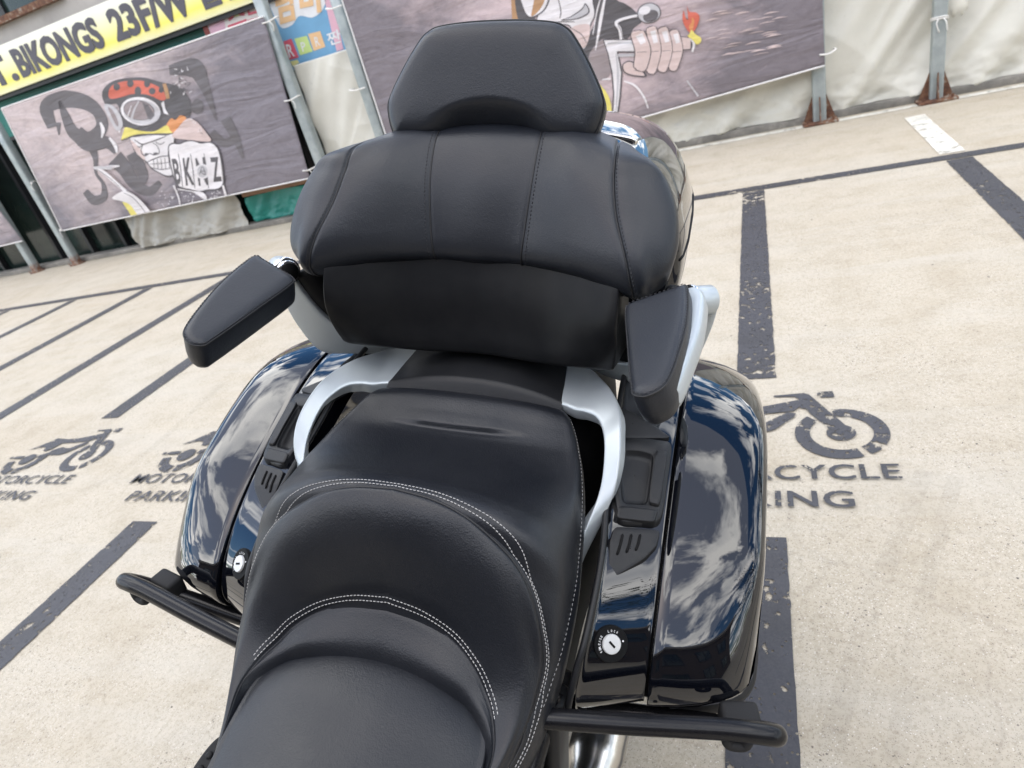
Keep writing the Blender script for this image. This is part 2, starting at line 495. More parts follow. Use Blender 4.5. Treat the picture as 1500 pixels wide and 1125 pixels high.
def grid_faces(m, n, cu=False, cv=False):
    fs = []
    for i in range(m if cu else m - 1):
        for j in range(n if cv else n - 1):
            a, b = i, (i + 1) % m
            c, d = j, (j + 1) % n
            fs.append((a * n + c, b * n + c, b * n + d, a * n + d))
    return fs
def dense_grid(C, mu, nv):
    """C (m,n,3) control grid -> (mu,nv,3)"""
    C = np.asarray(C, float)
    A = np.array([spl(C[:, j], mu) for j in range(C.shape[1])]).transpose(1, 0, 2)
    return np.array([spl(A[i], nv) for i in range(mu)])
def grid_normals(G):
    du = np.gradient(G, axis=0); dv = np.gradient(G, axis=1)
    n = np.cross(du, dv)
    return n / (np.linalg.norm(n, axis=2, keepdims=True) + 1e-12)
def tube_data(P, r, seg=12, closed=False, caps=True):
    P = np.asarray(P, float)
    n = len(P)
    R_ = np.full(n, r) if np.isscalar(r) else np.asarray(r, float)
    T = np.gradient(P, axis=0) if not closed else np.roll(P, -1, 0) - np.roll(P, 1, 0)
    T /= np.linalg.norm(T, axis=1, keepdims=True) + 1e-12
    up = np.array([0, 0, 1.0])
    if abs(T[0] @ up) > 0.9: up = np.array([1.0, 0, 0])
    a = np.cross(T[0], up); a /= np.linalg.norm(a)
    V = []
    for i in range(n):
        a = a - T[i] * (a @ T[i]); a /= np.linalg.norm(a) + 1e-12
        b = np.cross(T[i], a)
        for k in range(seg):
            th = 2 * math.pi * k / seg
            V.append(P[i] + R_[i] * (a * math.cos(th) + b * math.sin(th)))
    Fs = grid_faces(n, seg, closed, True)
    if caps and not closed:
        Fs.append(tuple(range(seg))[::-1])
        Fs.append(tuple((n - 1) * seg + k for k in range(seg)))
    return V, Fs
def tube(name, P, r, m, parent=None, seg=12, closed=False, n=None):
    if n: P = spl(P, n, closed)
    V, Fs = tube_data(P, r, seg, closed)
    return mesh(name, V, Fs, m, parent)
class MB:
    def __init__(s): s.V, s.F, s.MI = [], [], []
    def add(s, V, Fs, mi=0):
        o = len(s.V)
        s.V += [np.asarray(v, float) for v in V]
        s.F += [tuple(i + o for i in f) for f in Fs]
        s.MI += [mi] * len(Fs)
    def box(s, c, d, mi=0, R3=None):
        c = np.asarray(c, float); d = np.asarray(d, float) / 2
        V = [np.array([x, y, z]) * d for x in (-1, 1) for y in (-1, 1) for z in (-1, 1)]
        if R3 is not None: V = [R3 @ v for v in V]
        s.add([v + c for v in V], [(0, 1, 3, 2), (4, 6, 7, 5), (0, 4, 5, 1), (2, 3, 7, 6), (0, 2, 6, 4), (1, 5, 7, 3)], mi)
    def tube(s, P, r, seg=8, mi=0, closed=False): s.add(*tube_data(P, r, seg, closed), mi)
    def build(s, name, m, parent=None, smooth=False): return mesh(name, s.V, s.F, m, parent, smooth, s.MI)
def bevel(o, w=0.004, seg=2):
    bm = bmesh.new(); bm.from_mesh(o.data)
    bmesh.ops.bevel(bm, geom=list(bm.edges), offset=w, segments=seg, affect='EDGES', profile=0.5, clamp_overlap=True)
    bm.to_mesh(o.data); bm.free()
    for p in o.data.polygons: p.use_smooth = True
    return o
def slab(outline, org, ex, ey, en, rings, kf=None, hf=None, cap=6, n=160, closed_back=True, smooth_n=3, osm=0, padf=None):
    """padded solid: outline (x,y) in plane, rings = [(inset, height)] from back to front, filled front"""
    O = spl(outline, n, True)
    if osm:
        O = arc_resample(np.concatenate([spl(outline, n * 4, True), [spl(outline, n * 4, True)[0]]]), n + 1)[:-1]
        for _ in range(osm): O = (np.roll(O, 1, 0) + 2 * O + np.roll(O, -1, 0)) / 4
    T = np.roll(O, -1, 0) - np.roll(O, 1, 0)
    Nn = np.stack([-T[:, 1], T[:, 0]], 1)
    Nn /= np.linalg.norm(Nn, axis=1, keepdims=True) + 1e-12
    area = 0.5 * np.sum(O[:, 0] * np.roll(O[:, 1], -1) - np.roll(O[:, 0], -1) * O[:, 1])
    if area < 0: Nn = -Nn                                 # inward
    for _ in range(smooth_n):
        Nn = (np.roll(Nn, 1, 0) + Nn * 2 + np.roll(Nn, -1, 0)) / 4
    cen = O.mean(0)
    K = np.ones(n) if kf is None else np.array([kf(*p) for p in O])
    loops = []
    for ins, h in rings:
        loops.append((O + Nn * (ins * K)[:, None], h))
    P0, h0 = loops[-1]
    for c in range(1, cap):
        s = 1 - (c / cap) ** (1.6 if padf else 1)
        loops.append((cen + (P0 - cen) * s, None if (hf or padf) else h0))
    V = []
    for P, h in loops:
        for x, y in P:
            hh = h0 if h is None else h
            if padf and h is None: hh = h0 + padf(np.sqrt(((P0 - (x, y)) ** 2).sum(1).min()))
            if hf: hh = hh + hf(x, y, h is None)
            V.append(org + ex * x + ey * y + en * hh)
    m_ = len(loops)
    Fs = grid_faces(m_, n, False, True)
    hh = h0 + (hf(*cen, True) if hf else 0) + (padf(np.sqrt(((P0 - cen) ** 2).sum(1).min())) if padf else 0)
    V.append(org + ex * cen[0] + ey * cen[1] + en * hh)
    ci = len(V) - 1
    Fs += [((m_ - 1) * n + k, (m_ - 1) * n + (k + 1) % n, ci) for k in range(n)]
    if closed_back:
        bc = loops[0][0].mean(0)
        V.append(org + ex * bc[0] + ey * bc[1] + en * loops[0][1])
        Fs += [((k + 1) % n, k, len(V) - 1) for k in range(n)]
    return np.array(V), Fs
def bvh_of(*objs):
    V, Fs = [], []
    for o in objs:
        k = len(V)
        V += [v.co.copy() for v in o.data.vertices]
        Fs += [tuple(i + k for i in p.vertices) for p in o.data.polygons]
    return BVHTree.FromPolygons(V, Fs)
def snap(P, bvh, lift, ref=None):
    out = []
    for p in P:
        c, nn, i, d = bvh.find_nearest(Vector(p))
        if ref is not None and nn.dot(Vector(ref)) < 0: nn = -nn
        out.append(np.array(c + nn * lift))
    return np.array(out)
def dashes(P, seg=0.0036, gap=0.0013, r=0.00062):
    P = np.asarray(P, float)
    s = np.concatenate([[0], np.cumsum(np.linalg.norm(np.diff(P, axis=0), axis=1))])
    mb = MB()
    t = 0.0
    at = lambda q: np.array([np.interp(q, s, P[:, i]) for i in range(3)])
    while t + seg < s[-1]:
        a, b = at(t), at(t + seg)
        mid = (a + b) / 2
        mb.add(*tube_data(np.array([a, a + (b - a) * .15, mid, b - (b - a) * .15, b]), [r * .35, r * .9, r, r * .9, r * .35], 5))
        t += seg + gap
    return mb
def text_mesh(s, offset=0.0, res=3, space=1.0):
    cu = bpy.data.curves.new('lettering', 'FONT')
    cu.body = s
    cu.offset = offset
    cu.resolution_u = res
    cu.space_character = space
    o = bpy.data.objects.new('lettering', cu)
    COL.objects.link(o)
    dg = bpy.context.evaluated_depsgraph_get()
    me = bpy.data.meshes.new_from_object(o.evaluated_get(dg))
    V = np.array([v.co[:] for v in me.vertices])
    Fs = [tuple(p.vertices) for p in me.polygons]
    bpy.data.objects.remove(o); bpy.data.curves.remove(cu); bpy.data.meshes.remove(me)
    V = V[:, :2]
    lo, hi = V.min(0), V.max(0)
    return (V - lo) / (hi - lo), Fs, (hi - lo)[0] / (hi - lo)[1]
def poly_tris(P2):
    return [tuple(t) for t in tessellate_polygon([[Vector((float(p[0]), float(p[1]), 0)) for p in P2]])]
def ribbon2(P, w):
    """closed 2D outline of a stroke of varying width"""
    P = np.asarray(P, float)
    T = np.gradient(P, axis=0)
    T /= np.linalg.norm(T, axis=1, keepdims=True) + 1e-12
    Nn = np.stack([-T[:, 1], T[:, 0]], 1)
    w = np.interp(np.linspace(0, 1, len(P)), np.linspace(0, 1, len(w)), w) if not np.isscalar(w) else np.full(len(P), w)
    return P + Nn * w[:, None] / 2, P - Nn * w[:, None] / 2

# ------------------------------------------------------------------ ground and painted markings
mesh('ground', [(-80, -60, 0), (80, -60, 0), (80, 60, 0), (-80, 60, 0)], [(0, 1, 2, 3)], M['concrete'], smooth=False)['kind'] = 'structure'

def line(name, pts, m, z):
    o = mesh(name, [(x, y, z) for x, y in pts], [tuple(range(len(pts)))], m, smooth=False)
    o['kind'] = 'structure'
    return o
def edge_jit(x0, y0, x1, y1, w):
    random.seed(int(abs(x0 * 31 + y0 * 17) * 100))
    n = max(2, int(math.hypot(x1 - x0, y1 - y0) / 0.03))
    d = np.array([x1 - x0, y1 - y0]); d = d / np.linalg.norm(d)
    nn = np.array([-d[1], d[0]])
    a, b = [], []
    for i in range(n + 1):
        p = np.array([x0, y0]) + (np.array([x1, y1]) - np.array([x0, y0])) * i / n
        a.append(p + nn * (w / 2 + random.uniform(-.002, .002)))
        b.append(p - nn * (w / 2 + random.uniform(-.002, .002)))
    return a, b
def stripe(name, x0, y0, x1, y1, w, m, z):
    a, b = edge_jit(x0, y0, x1, y1, w)
    n = len(a)
    V = [(*p, z) for p in a] + [(*p, z) for p in b]
    o = mesh(name, V, [(i, i + 1, n + i + 1, n + i) for i in range(n - 1)], m, smooth=False)
    o['kind'] = 'structure'
    return o
stripe('parking_line', -15, 5.36, 4.5, 5.17, 0.12, M['line'], 0.004)
for i in range(-8, 3):
    x = -0.08 + 1.27 * i if i <= 0 else -0.08 + 1.285 * i
    stripe('parking_line', x, 5.135 - 0.0098 * x, x, 2.43, 0.15, M['line'], 0.004)
    stripe('parking_line', x, 1.52, x, -0.6, 0.15, M['line'], 0.004)
stripe('white_parking_line', 1.205, 5.30, 1.21, 6.62, 0.15, M['white_line'], 0.004)
stripe('white_parking_line', -3.5, 7.11, 6, 6.93, 0.10, M['white_line'], 0.004)

def stencil(x0):
    mb = MB()
    zc_ = [0.004]
    def zn():
        zc_[0] += 0.00025
        return zc_[0]
    def poly(P, n=None):
        z = zn()
        P = np.asarray(P, float)
        if n: P = spl(P, n, True)
        mb.add([(x, y, z) for x, y in P], poly_tris(P))
    def ring(cx, cy, r0, r1, a0, a1):
        n = 40
        z = zn()
        A = np.radians(np.linspace(a0, a1, n))
        V = [(cx + r0 * math.cos(a), cy + r0 * math.sin(a), z) for a in A] + [(cx + r1 * math.cos(a), cy + r1 * math.sin(a), z) for a in A]
        mb.add(V, [(i, i + 1, n + i + 1, n + i) for i in range(n - 1)])
    def disc(cx, cy, r):
        poly([(cx + r * math.cos(a), cy + r * math.sin(a)) for a in np.linspace(0, 2 * math.pi, 24, endpoint=False)])
    fx, fy = 0.270, 2.035
    ring(fx, fy, 0.098, 0.146, 133, 292)
    ring(fx, fy, 0.098, 0.146, -58, 97)
    disc(fx, fy, 0.046)
    poly([(0.062, 2.292), (0.168, 2.300), (0.186, 2.288), (0.296, 2.06), (0.266, 2.025), (0.236, 2.055), (0.166, 2.190), (0.150, 2.198), (0.148, 2.262), (0.134, 2.278), (0.062, 2.283)])
    poly([(0.214, 2.292), (0.225, 2.302), (0.268, 2.303), (0.272, 2.262), (0.225, 2.262), (0.214, 2.274)])
    poly([(-0.34, 2.105), (-0.285, 2.145), (-0.215, 2.222), (-0.10, 2.206), (0.0, 2.212), (0.146, 2.252), (0.156, 2.215), (0.128, 2.178), (0.0, 2.166), (-0.105, 2.165), (-0.125, 2.115), (-0.155, 2.088), (-0.185, 2.092), (-0.20, 2.125), (-0.24, 2.135)])
    poly([(-0.105, 2.055), (-0.105, 2.095), (-0.045, 2.125), (-0.01, 2.112), (0.03, 2.11), (0.105, 2.172), (0.135, 2.162), (0.125, 2.138), (0.06, 2.065), (0.02, 2.045), (-0.05, 2.045)])
    rx, ry = -0.215, 2.01
    ring(rx, ry, 0.088, 0.142, 190, 272)
    ring(rx, ry, 0.088, 0.142, 282, 390)
    disc(rx, ry, 0.050)
    poly([(-0.40, 2.018), (-0.40, 2.040), (-0.278, 2.044), (-0.278, 2.016)])
    poly([(-0.152, 2.016), (-0.152, 2.05), (-0.105, 2.062), (-0.098, 2.03)])
    for s, xa, xb, ya, yb in (('MOTORCYCLE', -0.385, 0.410, 1.782, 1.855), ('PARKING', -0.275, 0.268, 1.650, 1.724)):
        V, Fs, _ = text_mesh(s, 0.003, 3, 1.06)
        for dx_, dy_ in ((0, 0), (-.0022, .0006), (.0022, -.0006)):
            z = zn()
            mb.add([(xa + u * (xb - xa) + dx_, ya + v * (yb - ya) + dy_, z) for u, v in V], Fs)
    o = mb.build('parking_stencil', M['stencil'])
    o.location.x = x0
    o['kind'] = 'structure'
for i in (0, -1, -2, -3, -4, 1):
    stencil(-0.08 + 1.27 * i)
def tyre_mat():
    m, t, b = mat('tyre_scuff', (0.27, 0.25, 0.22), 0.9)
    v = objco(t)
    a = mathn(t, 'MULTIPLY', noisen(t, objco(t, (1, 1, 1)), 3.0, 6, 0.65), noisen(t, objco(t, (4, 26, 1)), 1.0, 6, 0.75))
    t.links.new(mathn(t, 'MULTIPLY', ramp(t, a, [(0.14, (0, 0, 0)), (0.46, (1, 1, 1))]), 0.13), b.inputs['Alpha'])
    return m
M['tyre_mark'] = tyre_mat()
for (pts, w) in ((((1355, 690), (1310, 800), (1262, 930), (1215, 1100)), .05), (((1400, 700), (1372, 800), (1340, 930), (1310, 1120)), .04), (((60, 735), (180, 690), (330, 560)), .05)):
    P = spl([gnd(*q)[:2] for q in pts], 40)
    a_, b_ = ribbon2(P, w)
    mesh('tyre_mark', [(x, y, .0025) for x, y in np.concatenate([a_, b_])], [(i, i + 1, 41 + i, 40 + i) for i in range(39)], M['tyre_mark'], smooth=False)['kind'] = 'structure'
# loose grit and dry leaves on the concrete
random.seed(5)
mb = MB()
for k in range(420):
    x, y = random.uniform(-7, 3.2), random.uniform(0.2, 6.9)
    s = random.uniform(0.0015, 0.005) * (1.6 if y > 3 else 1)
    a = random.random() * 6.28
    P = [(x + s * math.cos(a + t) * random.uniform(.6, 1.2), y + s * math.sin(a + t) * random.uniform(.6, 1.2), 0.0015) for t in np.linspace(0, 6.28, 5, endpoint=False)]
    mb.add(P + [(x, y, 0.004)], [(i, (i + 1) % 5, 5) for i in range(5)])
tag(mb.build('grit', M['kerb']), 'loose dark grit scattered over the pale concrete', 'grit', kind='stuff')
kz = MB()
kz.box((-4.7, wall_y(-4.7, 0.01) + 0.10, 0.03), (30, 0.2, 0.075), R3=np.array([[1, 0.0165, 0], [-0.0165, 1, 0], [0, 0, 1]]))
bevel(kz.build('kerb', M['kerb']), 0.012)['kind'] = 'structure'

# ------------------------------------------------------------------ the building behind the fence
FB = -0.20                                                            # its front, behind the fence plane
def wbox(mb, x0, x1, z0, z1, off0, off1, mi=0):
    """box along the wall between two offsets"""
    V = [wxz(x, z, o) for x in (x0, x1) for o in (off0, off1) for z in (z0, z1)]
    mb.add(V, [(0, 1, 3, 2), (4, 6, 7, 5), (0, 4, 5, 1), (2, 3, 7, 6), (0, 2, 6, 4), (1, 5, 7, 3)], mi)
bld = empty('shop_building', wxz(-9, 0, FB), 'green walled shop front with dark glass behind the biker banner', 'building')
inv = -np.array(bld.location)
def wpart(name, boxes, m, parent, b=0.0):
    mb = MB()
    for q in boxes: wbox(mb, *q)
    off = np.array(parent.location) if parent.parent is None else np.array(parent.parent.location)
    mb.V = [v - off for v in mb.V]
    o = mb.build(name, m, parent)
    if b: bevel(o, b)
    return o
wpart('wall', [(-16, -3.6, 1.95, 2.75, FB - .3, FB)], M['green_wall'], bld)
wpart('fascia', [(-16, -3.6, 2.75, 3.75, FB - .3, FB + .02)], M['fascia'], bld)
g = wpart('shop_window', [(-16, -3.6, 0.0, 1.95, FB - .2, FB - .12)], M['glass'], bld)
wpart('mullion', [(x, x + .06, 0.0, 1.95, FB - .118, FB - .03) for x in np.arange(-15.6, -3.7, 0.78)] + [(-16, -3.6, 1.90, 1.948, FB - .028, FB - .01)], M['black_frame'], bld)
uw = wpart('upper_window', [(-13.5, -8.15, 3.28, 4.3, FB + .03, FB + .06)], M['glass'], bld)
wpart('window_frame', [(-13.5, -8.05, 3.20, 3.275, FB + .025, FB + .12), (-8.145, -8.05, 3.28, 4.3, FB + .025, FB + .12)], M['rust'], uw)
wpart('window_mullion', [(-9.15, -9.07, 3.28, 4.3, FB + .062, FB + .10)], M['black_frame'], uw)
wpart('sign_shadow_bar', [(-16, -4.9, 2.405, 2.452, FB + .001, -0.06)], M['black_frame'], bld)  # black bar standing in for the dark shadow strip under the sign

sg = empty('sign_board', wxz(-9.5, 2.44, -0.05), 'long yellow sign board with black capitals above the left banner', 'sign')
wpart('panel', [(-15, -5.16, 2.455, 2.98, -.10, -.02)], M['sign'], sg)
o = sg.children[0]
o.data.transform(Matrix.Identity(4))
mb = MB()
for s, xa, xb, za, zb, of in (('ST.', -10.20, -9.33, 2.55, 2.89, 0.03), ('BIKONGS', -9.26, -7.58, 2.55, 2.89, 0.03), ('23F/W', -7.36, -6.05, 2.55, 2.89, 0.03), ('할인', -5.93, -5.24, 2.545, 2.90, 0.02)):
    V, Fs, _ = text_mesh(s, of, 3, 1.0)
    for kk in range(5):                                              # heavy strokes: the sheet of each letter laid five times, a little apart
        dx_, dz_ = ((0, 0), (-.008, .004), (.008, -.004), (-.006, -.006), (.006, .006))[kk]
        mb.add([wxz(xa + u * (xb - xa) + dx_, za + v * (zb - za) + dz_, -.016 + .0006 * kk) - np.array(sg.location) for u, v in V], Fs)
mb.build('lettering', M['sign_ink'], sg)

cs = empty('colour_sign', wxz(-5, 1.7, -0.12), 'colourful pink and blue poster sign with rounded letters behind the grey post', 'sign')
csl = np.array(cs.location)
wpart('panel', [(-6.02, -3.95, 1.70, 2.44, -.16, -.11)], M['c_blue'], cs)
mb = MB()
def cpoly(px, mi, off, n=None):
    P = spl(np.array(px, float), n, True) if n else np.array(px, float)
    V = [wl(x, y, off) - csl for x, y in P]
    mb.add(V, poly_tris(P), mi)
def c4(*pts): return [(290 + x / 5.115, y / 5.115) for x, y in pts]
cpoly([(299, 40), (385, -12), (392, 24), (308, 60)], 0, -.108)                                   # pale left piece
cpoly(c4((70, 160), (190, 110), (210, 250), (110, 290)), 1, -.106)
cpoly(c4((200, 60), (330, 40), (350, 110), (230, 140)), 2, -.106)
cpoly(c4((545, -60), (930, -60), (940, 60), (860, 130), (760, 120), (700, 190), (610, 190)), 3, -.108, 60)
cpoly(c4((935, -60), (1000, -60), (1090, 370), (1040, 385), (1000, 230)), 1, -.108)
for q, c in (((640, 310, 700, 290, 755, 430, 680, 450), 4), ((722, 290, 815, 268, 860, 385, 765, 415), 5), ((825, 255, 915, 232, 955, 350, 868, 382), 6)):
    cpoly(c4((q[0], q[1]), (q[2], q[3]), (q[4], q[5]), (q[6], q[7])), c, -.107)
cpoly(c4((690, 460), (745, 448), (760, 470), (710, 498)), 2, -.106)
def ctext(s, px4, mi, off, wt):
    V, Fs, _ = text_mesh(s, wt)
    a, b, c, d = [np.array(p) for p in px4]                    # TL TR BR BL
    Q = [(d * (1 - u) + c * u) * (1 - v) + (a * (1 - u) + b * u) * v for u, v in V]
    mb.add([wl(x, y, off) - csl for x, y in Q], Fs, mi)
ctext('스', c4((215, 75), (350, 20), (365, 160), (225, 210)), 4, -.103, .02)
ctext('드', c4((345, 40), (450, 5), (480, 140), (375, 170)), 4, -.102, .02)
ctext('남', c4((560, -110), (720, -150), (755, 140), (600, 190)), 6, -.103, .04)
ctext('비', c4((740, -150), (900, -170), (925, 90), (770, 125)), 6, -.103, .04)
ctext('R', c4((655, 335), (700, 325), (728, 420), (685, 432)), 3, -.104, .02)
ctext('P', c4((765, 320), (795, 312), (815, 380), (785, 388)), 3, -.104, .01)
ctext('R', c4((868, 280), (900, 270), (918, 340), (886, 350)), 3, -.104, .01)
ctext('짠', c4((955, 250), (1060, 215), (1080, 315), (985, 345)), 3, -.103, .02)
mb.build('lettering', [M['c_pale'], M['c_pink'], M['c_lemon'], M['c_white'], M['c_red'], M['c_lime'], M['c_peach']], cs)
wpart('frame', [(-6.10, -6.025, 1.9, 2.44, -.18, -.10)], M['red_frame'], cs)

# ------------------------------------------------------------------ tarpaulins
def tarp_sheet(name, x0, x1, z0, z1, m, label, seed, amp=0.05, off=0.0, nx=220, nz=110, botf=None):
    V = []
    cx, cz = (x0 + x1) / 2, z0
    o0 = wxz(cx, 0, off)
    for i in range(nx):
        for j in range(nz):
            x = x0 + (x1 - x0) * i / (nx - 1)
            z = z0 + (z1 - z0) * j / (nz - 1)
            q = Vector((x * 0.8 - z * 0.55 + seed, x * 0.25 + z * 0.7, seed))
            f = noise.fractal(q * 1.1, 0.8, 2.1, 3) * amp
            w = Vector((x * 2.2 - z * 1.6 + seed * 2, z * 0.5 + x * .4, 3.3))
            pe, al_ = x * .80 - z * .62, x * .62 + z * .80
            fold = noise.noise(Vector((pe * 2.6 + .5 * noise.noise(Vector((pe, al_, seed))), al_ * .42, seed + 5))) + .5 * noise.noise(Vector((pe * 6.0 + .6 * noise.noise(Vector((pe * 2, al_, seed))), al_ * .8, seed + 9)))
            f = f * .6 + fold * amp * 2.0
            rdg = (1 - abs(noise.noise(w))) ** 4 * amp * 0.5                 # sharp diagonal creases
            w2 = Vector((x * 1.1 + z * 1.9 + seed * 3, z * .9 - x * .35, 9.3))
            rdg += (1 - abs(noise.noise(w2))) ** 6 * amp * 0.3
            low = max(0, 1 - (z - z0) / 0.5)
            crum = noise.fractal(Vector((x * 4 + seed, z * 6, 1.7)), 0.7, 2.1, 3) * amp * 0.8 * low ** 1.5
            zz = z + (noise.noise(Vector((x * 3, seed, 0))) * 0.02 if j == 0 else 0)
            p = wxz(x, zz, off + f + rdg + crum)
            V.append(p - o0)
    o = mesh(name, V, grid_faces(nx, nz), m)
    o.location = tuple(o0)
    sol = o.modifiers.new('thickness', 'SOLIDIFY'); sol.thickness = 0.003
    return tag(o, label, 'tarpaulin')
tarp_sheet('tarpaulin', -5.02, -3.0, 0.06, 1.74, M['tarp'], 'white tarpaulin strip hanging between two grey posts under the colourful sign', 3.1, 0.035, -0.06, 120, 110)
tarp_sheet('tarpaulin', -2.98, 5.2, 0.06, 2.3, M['tarp'], 'long creased white tarpaulin wall behind the right banner and the rusty posts', 7.7, 0.045, -0.05, 420, 140)
tarp_sheet('tarpaulin', -8.75, -6.62, 0.05, 0.62, M['tarp_grey'], 'grey tarpaulin drape sagging below the left banner', 12.3, 0.05, 0.0, 110, 60)
gc = tarp_sheet('cloth', -6.55, -5.05, 0.07, 0.42, M['green_cloth'], 'green cloth bundled under the right end of the left banner', 21.0, 0.04, -0.10, 90, 40)
gc['category'] = 'cloth'
mb = MB(); wbox(mb, -6.55, -5.1, 0.43, 0.50, -.12, -.04)
bb = mb.V[0].copy(); mb.V = [v - bb for v in mb.V]
o = bevel(mb.build('beam', M['brown']), 0.006); o.location = tuple(bb)
tag(o, 'brown timber beam above the green cloth under the left banner', 'beam')

# ------------------------------------------------------------------ fence posts
def post(x, top, w, foot, label, off=0.10):
    base = wxz(x, 0, off)
    r = empty('fence_post', base, label, 'post', 'galvanised posts carrying the banners')
    mb = MB()
    # square tube with rounded corners
    R_ = w / 2
    sec = []
    for k in range(24):
        a = 2 * math.pi * k / 24
        c, s = math.cos(a), math.sin(a)
        sec.append((R_ * np.sign(c) * abs(c) ** .35, R_ * np.sign(s) * abs(s) ** .35))
    V = [(px, py, z) for z in (0.02, 0.4, 1.0, 1.8, top) for px, py in sec]
    mesh('pole', V, grid_faces(5, 24, False, True) + [tuple(4 * 24 + k for k in range(24))], M['galv_clean' if foot == 'gusset' else 'galv'], r)
    if foot == 'gusset':
        mb = MB()
        mb.box((0, 0, 0.012), (0.30, 0.27, 0.024))
        bevel(mb.build('base_plate', M['rust'], r), 0.004)
        for dx, dy in ((1, 0), (-1, 0), (0, 1), (0, -1)):
            g = MB()
            a = R_ + 0.001
            t = 0.004
            d = np.array([dx, dy]); e = np.array([-dy, dx]) * t
            P = [(d * a, 0.025), (d * (a + 0.075), 0.025), (d * (a + 0.07), 0.05), (d * (a + .004), 0.24), (d * a, 0.24)]
            V = [(*(p + e), z) for p, z in P] + [(*(p - e), z) for p, z in P]
            n = 5
            g.add(V, [tuple(range(n)), tuple(range(2 * n - 1, n - 1, -1))] + [(i, (i + 1) % n, n + (i + 1) % n, n + i) for i in range(n)])
            g.build('gusset', M['rust'], r)
        for bx_, by_ in ((.11, -.1), (-.11, -.1)):
            bt = MB(); bt.tube([(bx_, by_, .024), (bx_, by_, .05)], 0.011, 6)
            bt.build('bolt', M['rust'], r)
    else:
        mb = MB()
        n = 20
        V = [(0.13 * math.cos(2 * math.pi * k / n), 0.11 * math.sin(2 * math.pi * k / n), 0.002) for k in range(n)] + \
            [(0.12 * math.cos(2 * math.pi * k / n), 0.10 * math.sin(2 * math.pi * k / n), 0.014) for k in range(n)] + \
            [((R_ + .006) * math.cos(2 * math.pi * k / n), (R_ + .006) * math.sin(2 * math.pi * k / n), 0.03) for k in range(n)] + \
            [((R_ + .004) * math.cos(2 * math.pi * k / n), (R_ + .004) * math.sin(2 * math.pi * k / n), 0.075) for k in range(n)]
        mesh('base_plate', V, grid_faces(4, n, False, True), M['rust'], r)
        for bx_, by_ in ((-.1, -.06), (.095, -.05)):
            bt = MB(); bt.tube([(bx_, by_, .01), (bx_, by_, .05)], 0.009, 6)
            bt.build('bolt', M['rust'], r)
    return r
post(-11.12, 2.6, 0.115, 'round', 'grey galvanised post with rusty foot, leftmost of all')
post(-10.12, 2.3, 0.115, 'round', 'grey galvanised post at the left edge of the biker face banner')
post(-5.03, 3.0, 0.125, 'round', 'grey galvanised post at the right edge of the biker face banner')
post(-4.09, 3.0, 0.125, 'round', 'grey galvanised post between the white tarpaulin strip and the right banner')
post(0.52, 2.6, 0.115, 'gusset', 'galvanised post with rusty gusset foot at the right end of the right banner', 0.06)
p5 = post(1.455, 2.6, 0.105, 'gusset', 'galvanised post with rusty gusset foot and white rope, rightmost of all', 0.06)
def rope(p, w, parent, tail=True, seed=1):
    random.seed(seed)
    p = np.asarray(p, float)
    mb = MB()
    for dz in (-.010, .004):
        P = [(p[0] + (w / 2 + .006) * np.sign(math.cos(a)) * abs(math.cos(a)) ** .5, p[1] + (w / 2 + .006) * np.sign(math.sin(a)) * abs(math.sin(a)) ** .5, p[2] + dz + .014 * math.cos(a + seed)) for a in np.linspace(0, 2 * math.pi, 28, endpoint=False)]
        mb.tube(P, 0.006, 6, closed=True)
    if tail:
        for s in (-1, 1):
            P = [p + np.array([.02 * s, -w / 2 - .008, 0]), p + np.array([.035 * s, -w / 2 - .03, -.03]), p + np.array([.03 * s + random.uniform(-.02, .02), -w / 2 - .02, -.10])]
            mb.tube(spl(P, 10), 0.005, 6)
    return mb.build('rope_tie', M['rope'], parent, True)
rope((0, 0, .66), .105, p5, True, 2)
# white sheet fixed to the right post
V = []
for i in range(20):
    for j in range(24):
        x = 0.056 + 0.15 * i / 19
        z = 0.66 + 1.5 * j / 23
        V.append((x + .01 * math.sin(z * 5), 0.01 + .008 * math.sin(i * .28 + z * 3), z + (.02 * math.sin(i * .8) if j == 0 else 0)))
so_ = mesh('plastic_sheet', V, grid_faces(20, 24), M['tarp'])
so_.location = p5.location
sm = so_.modifiers.new('thickness', 'SOLIDIFY'); sm.thickness = 0.003
tag(so_, 'narrow white plastic sheet tied along the rightmost fence post', 'sheet')

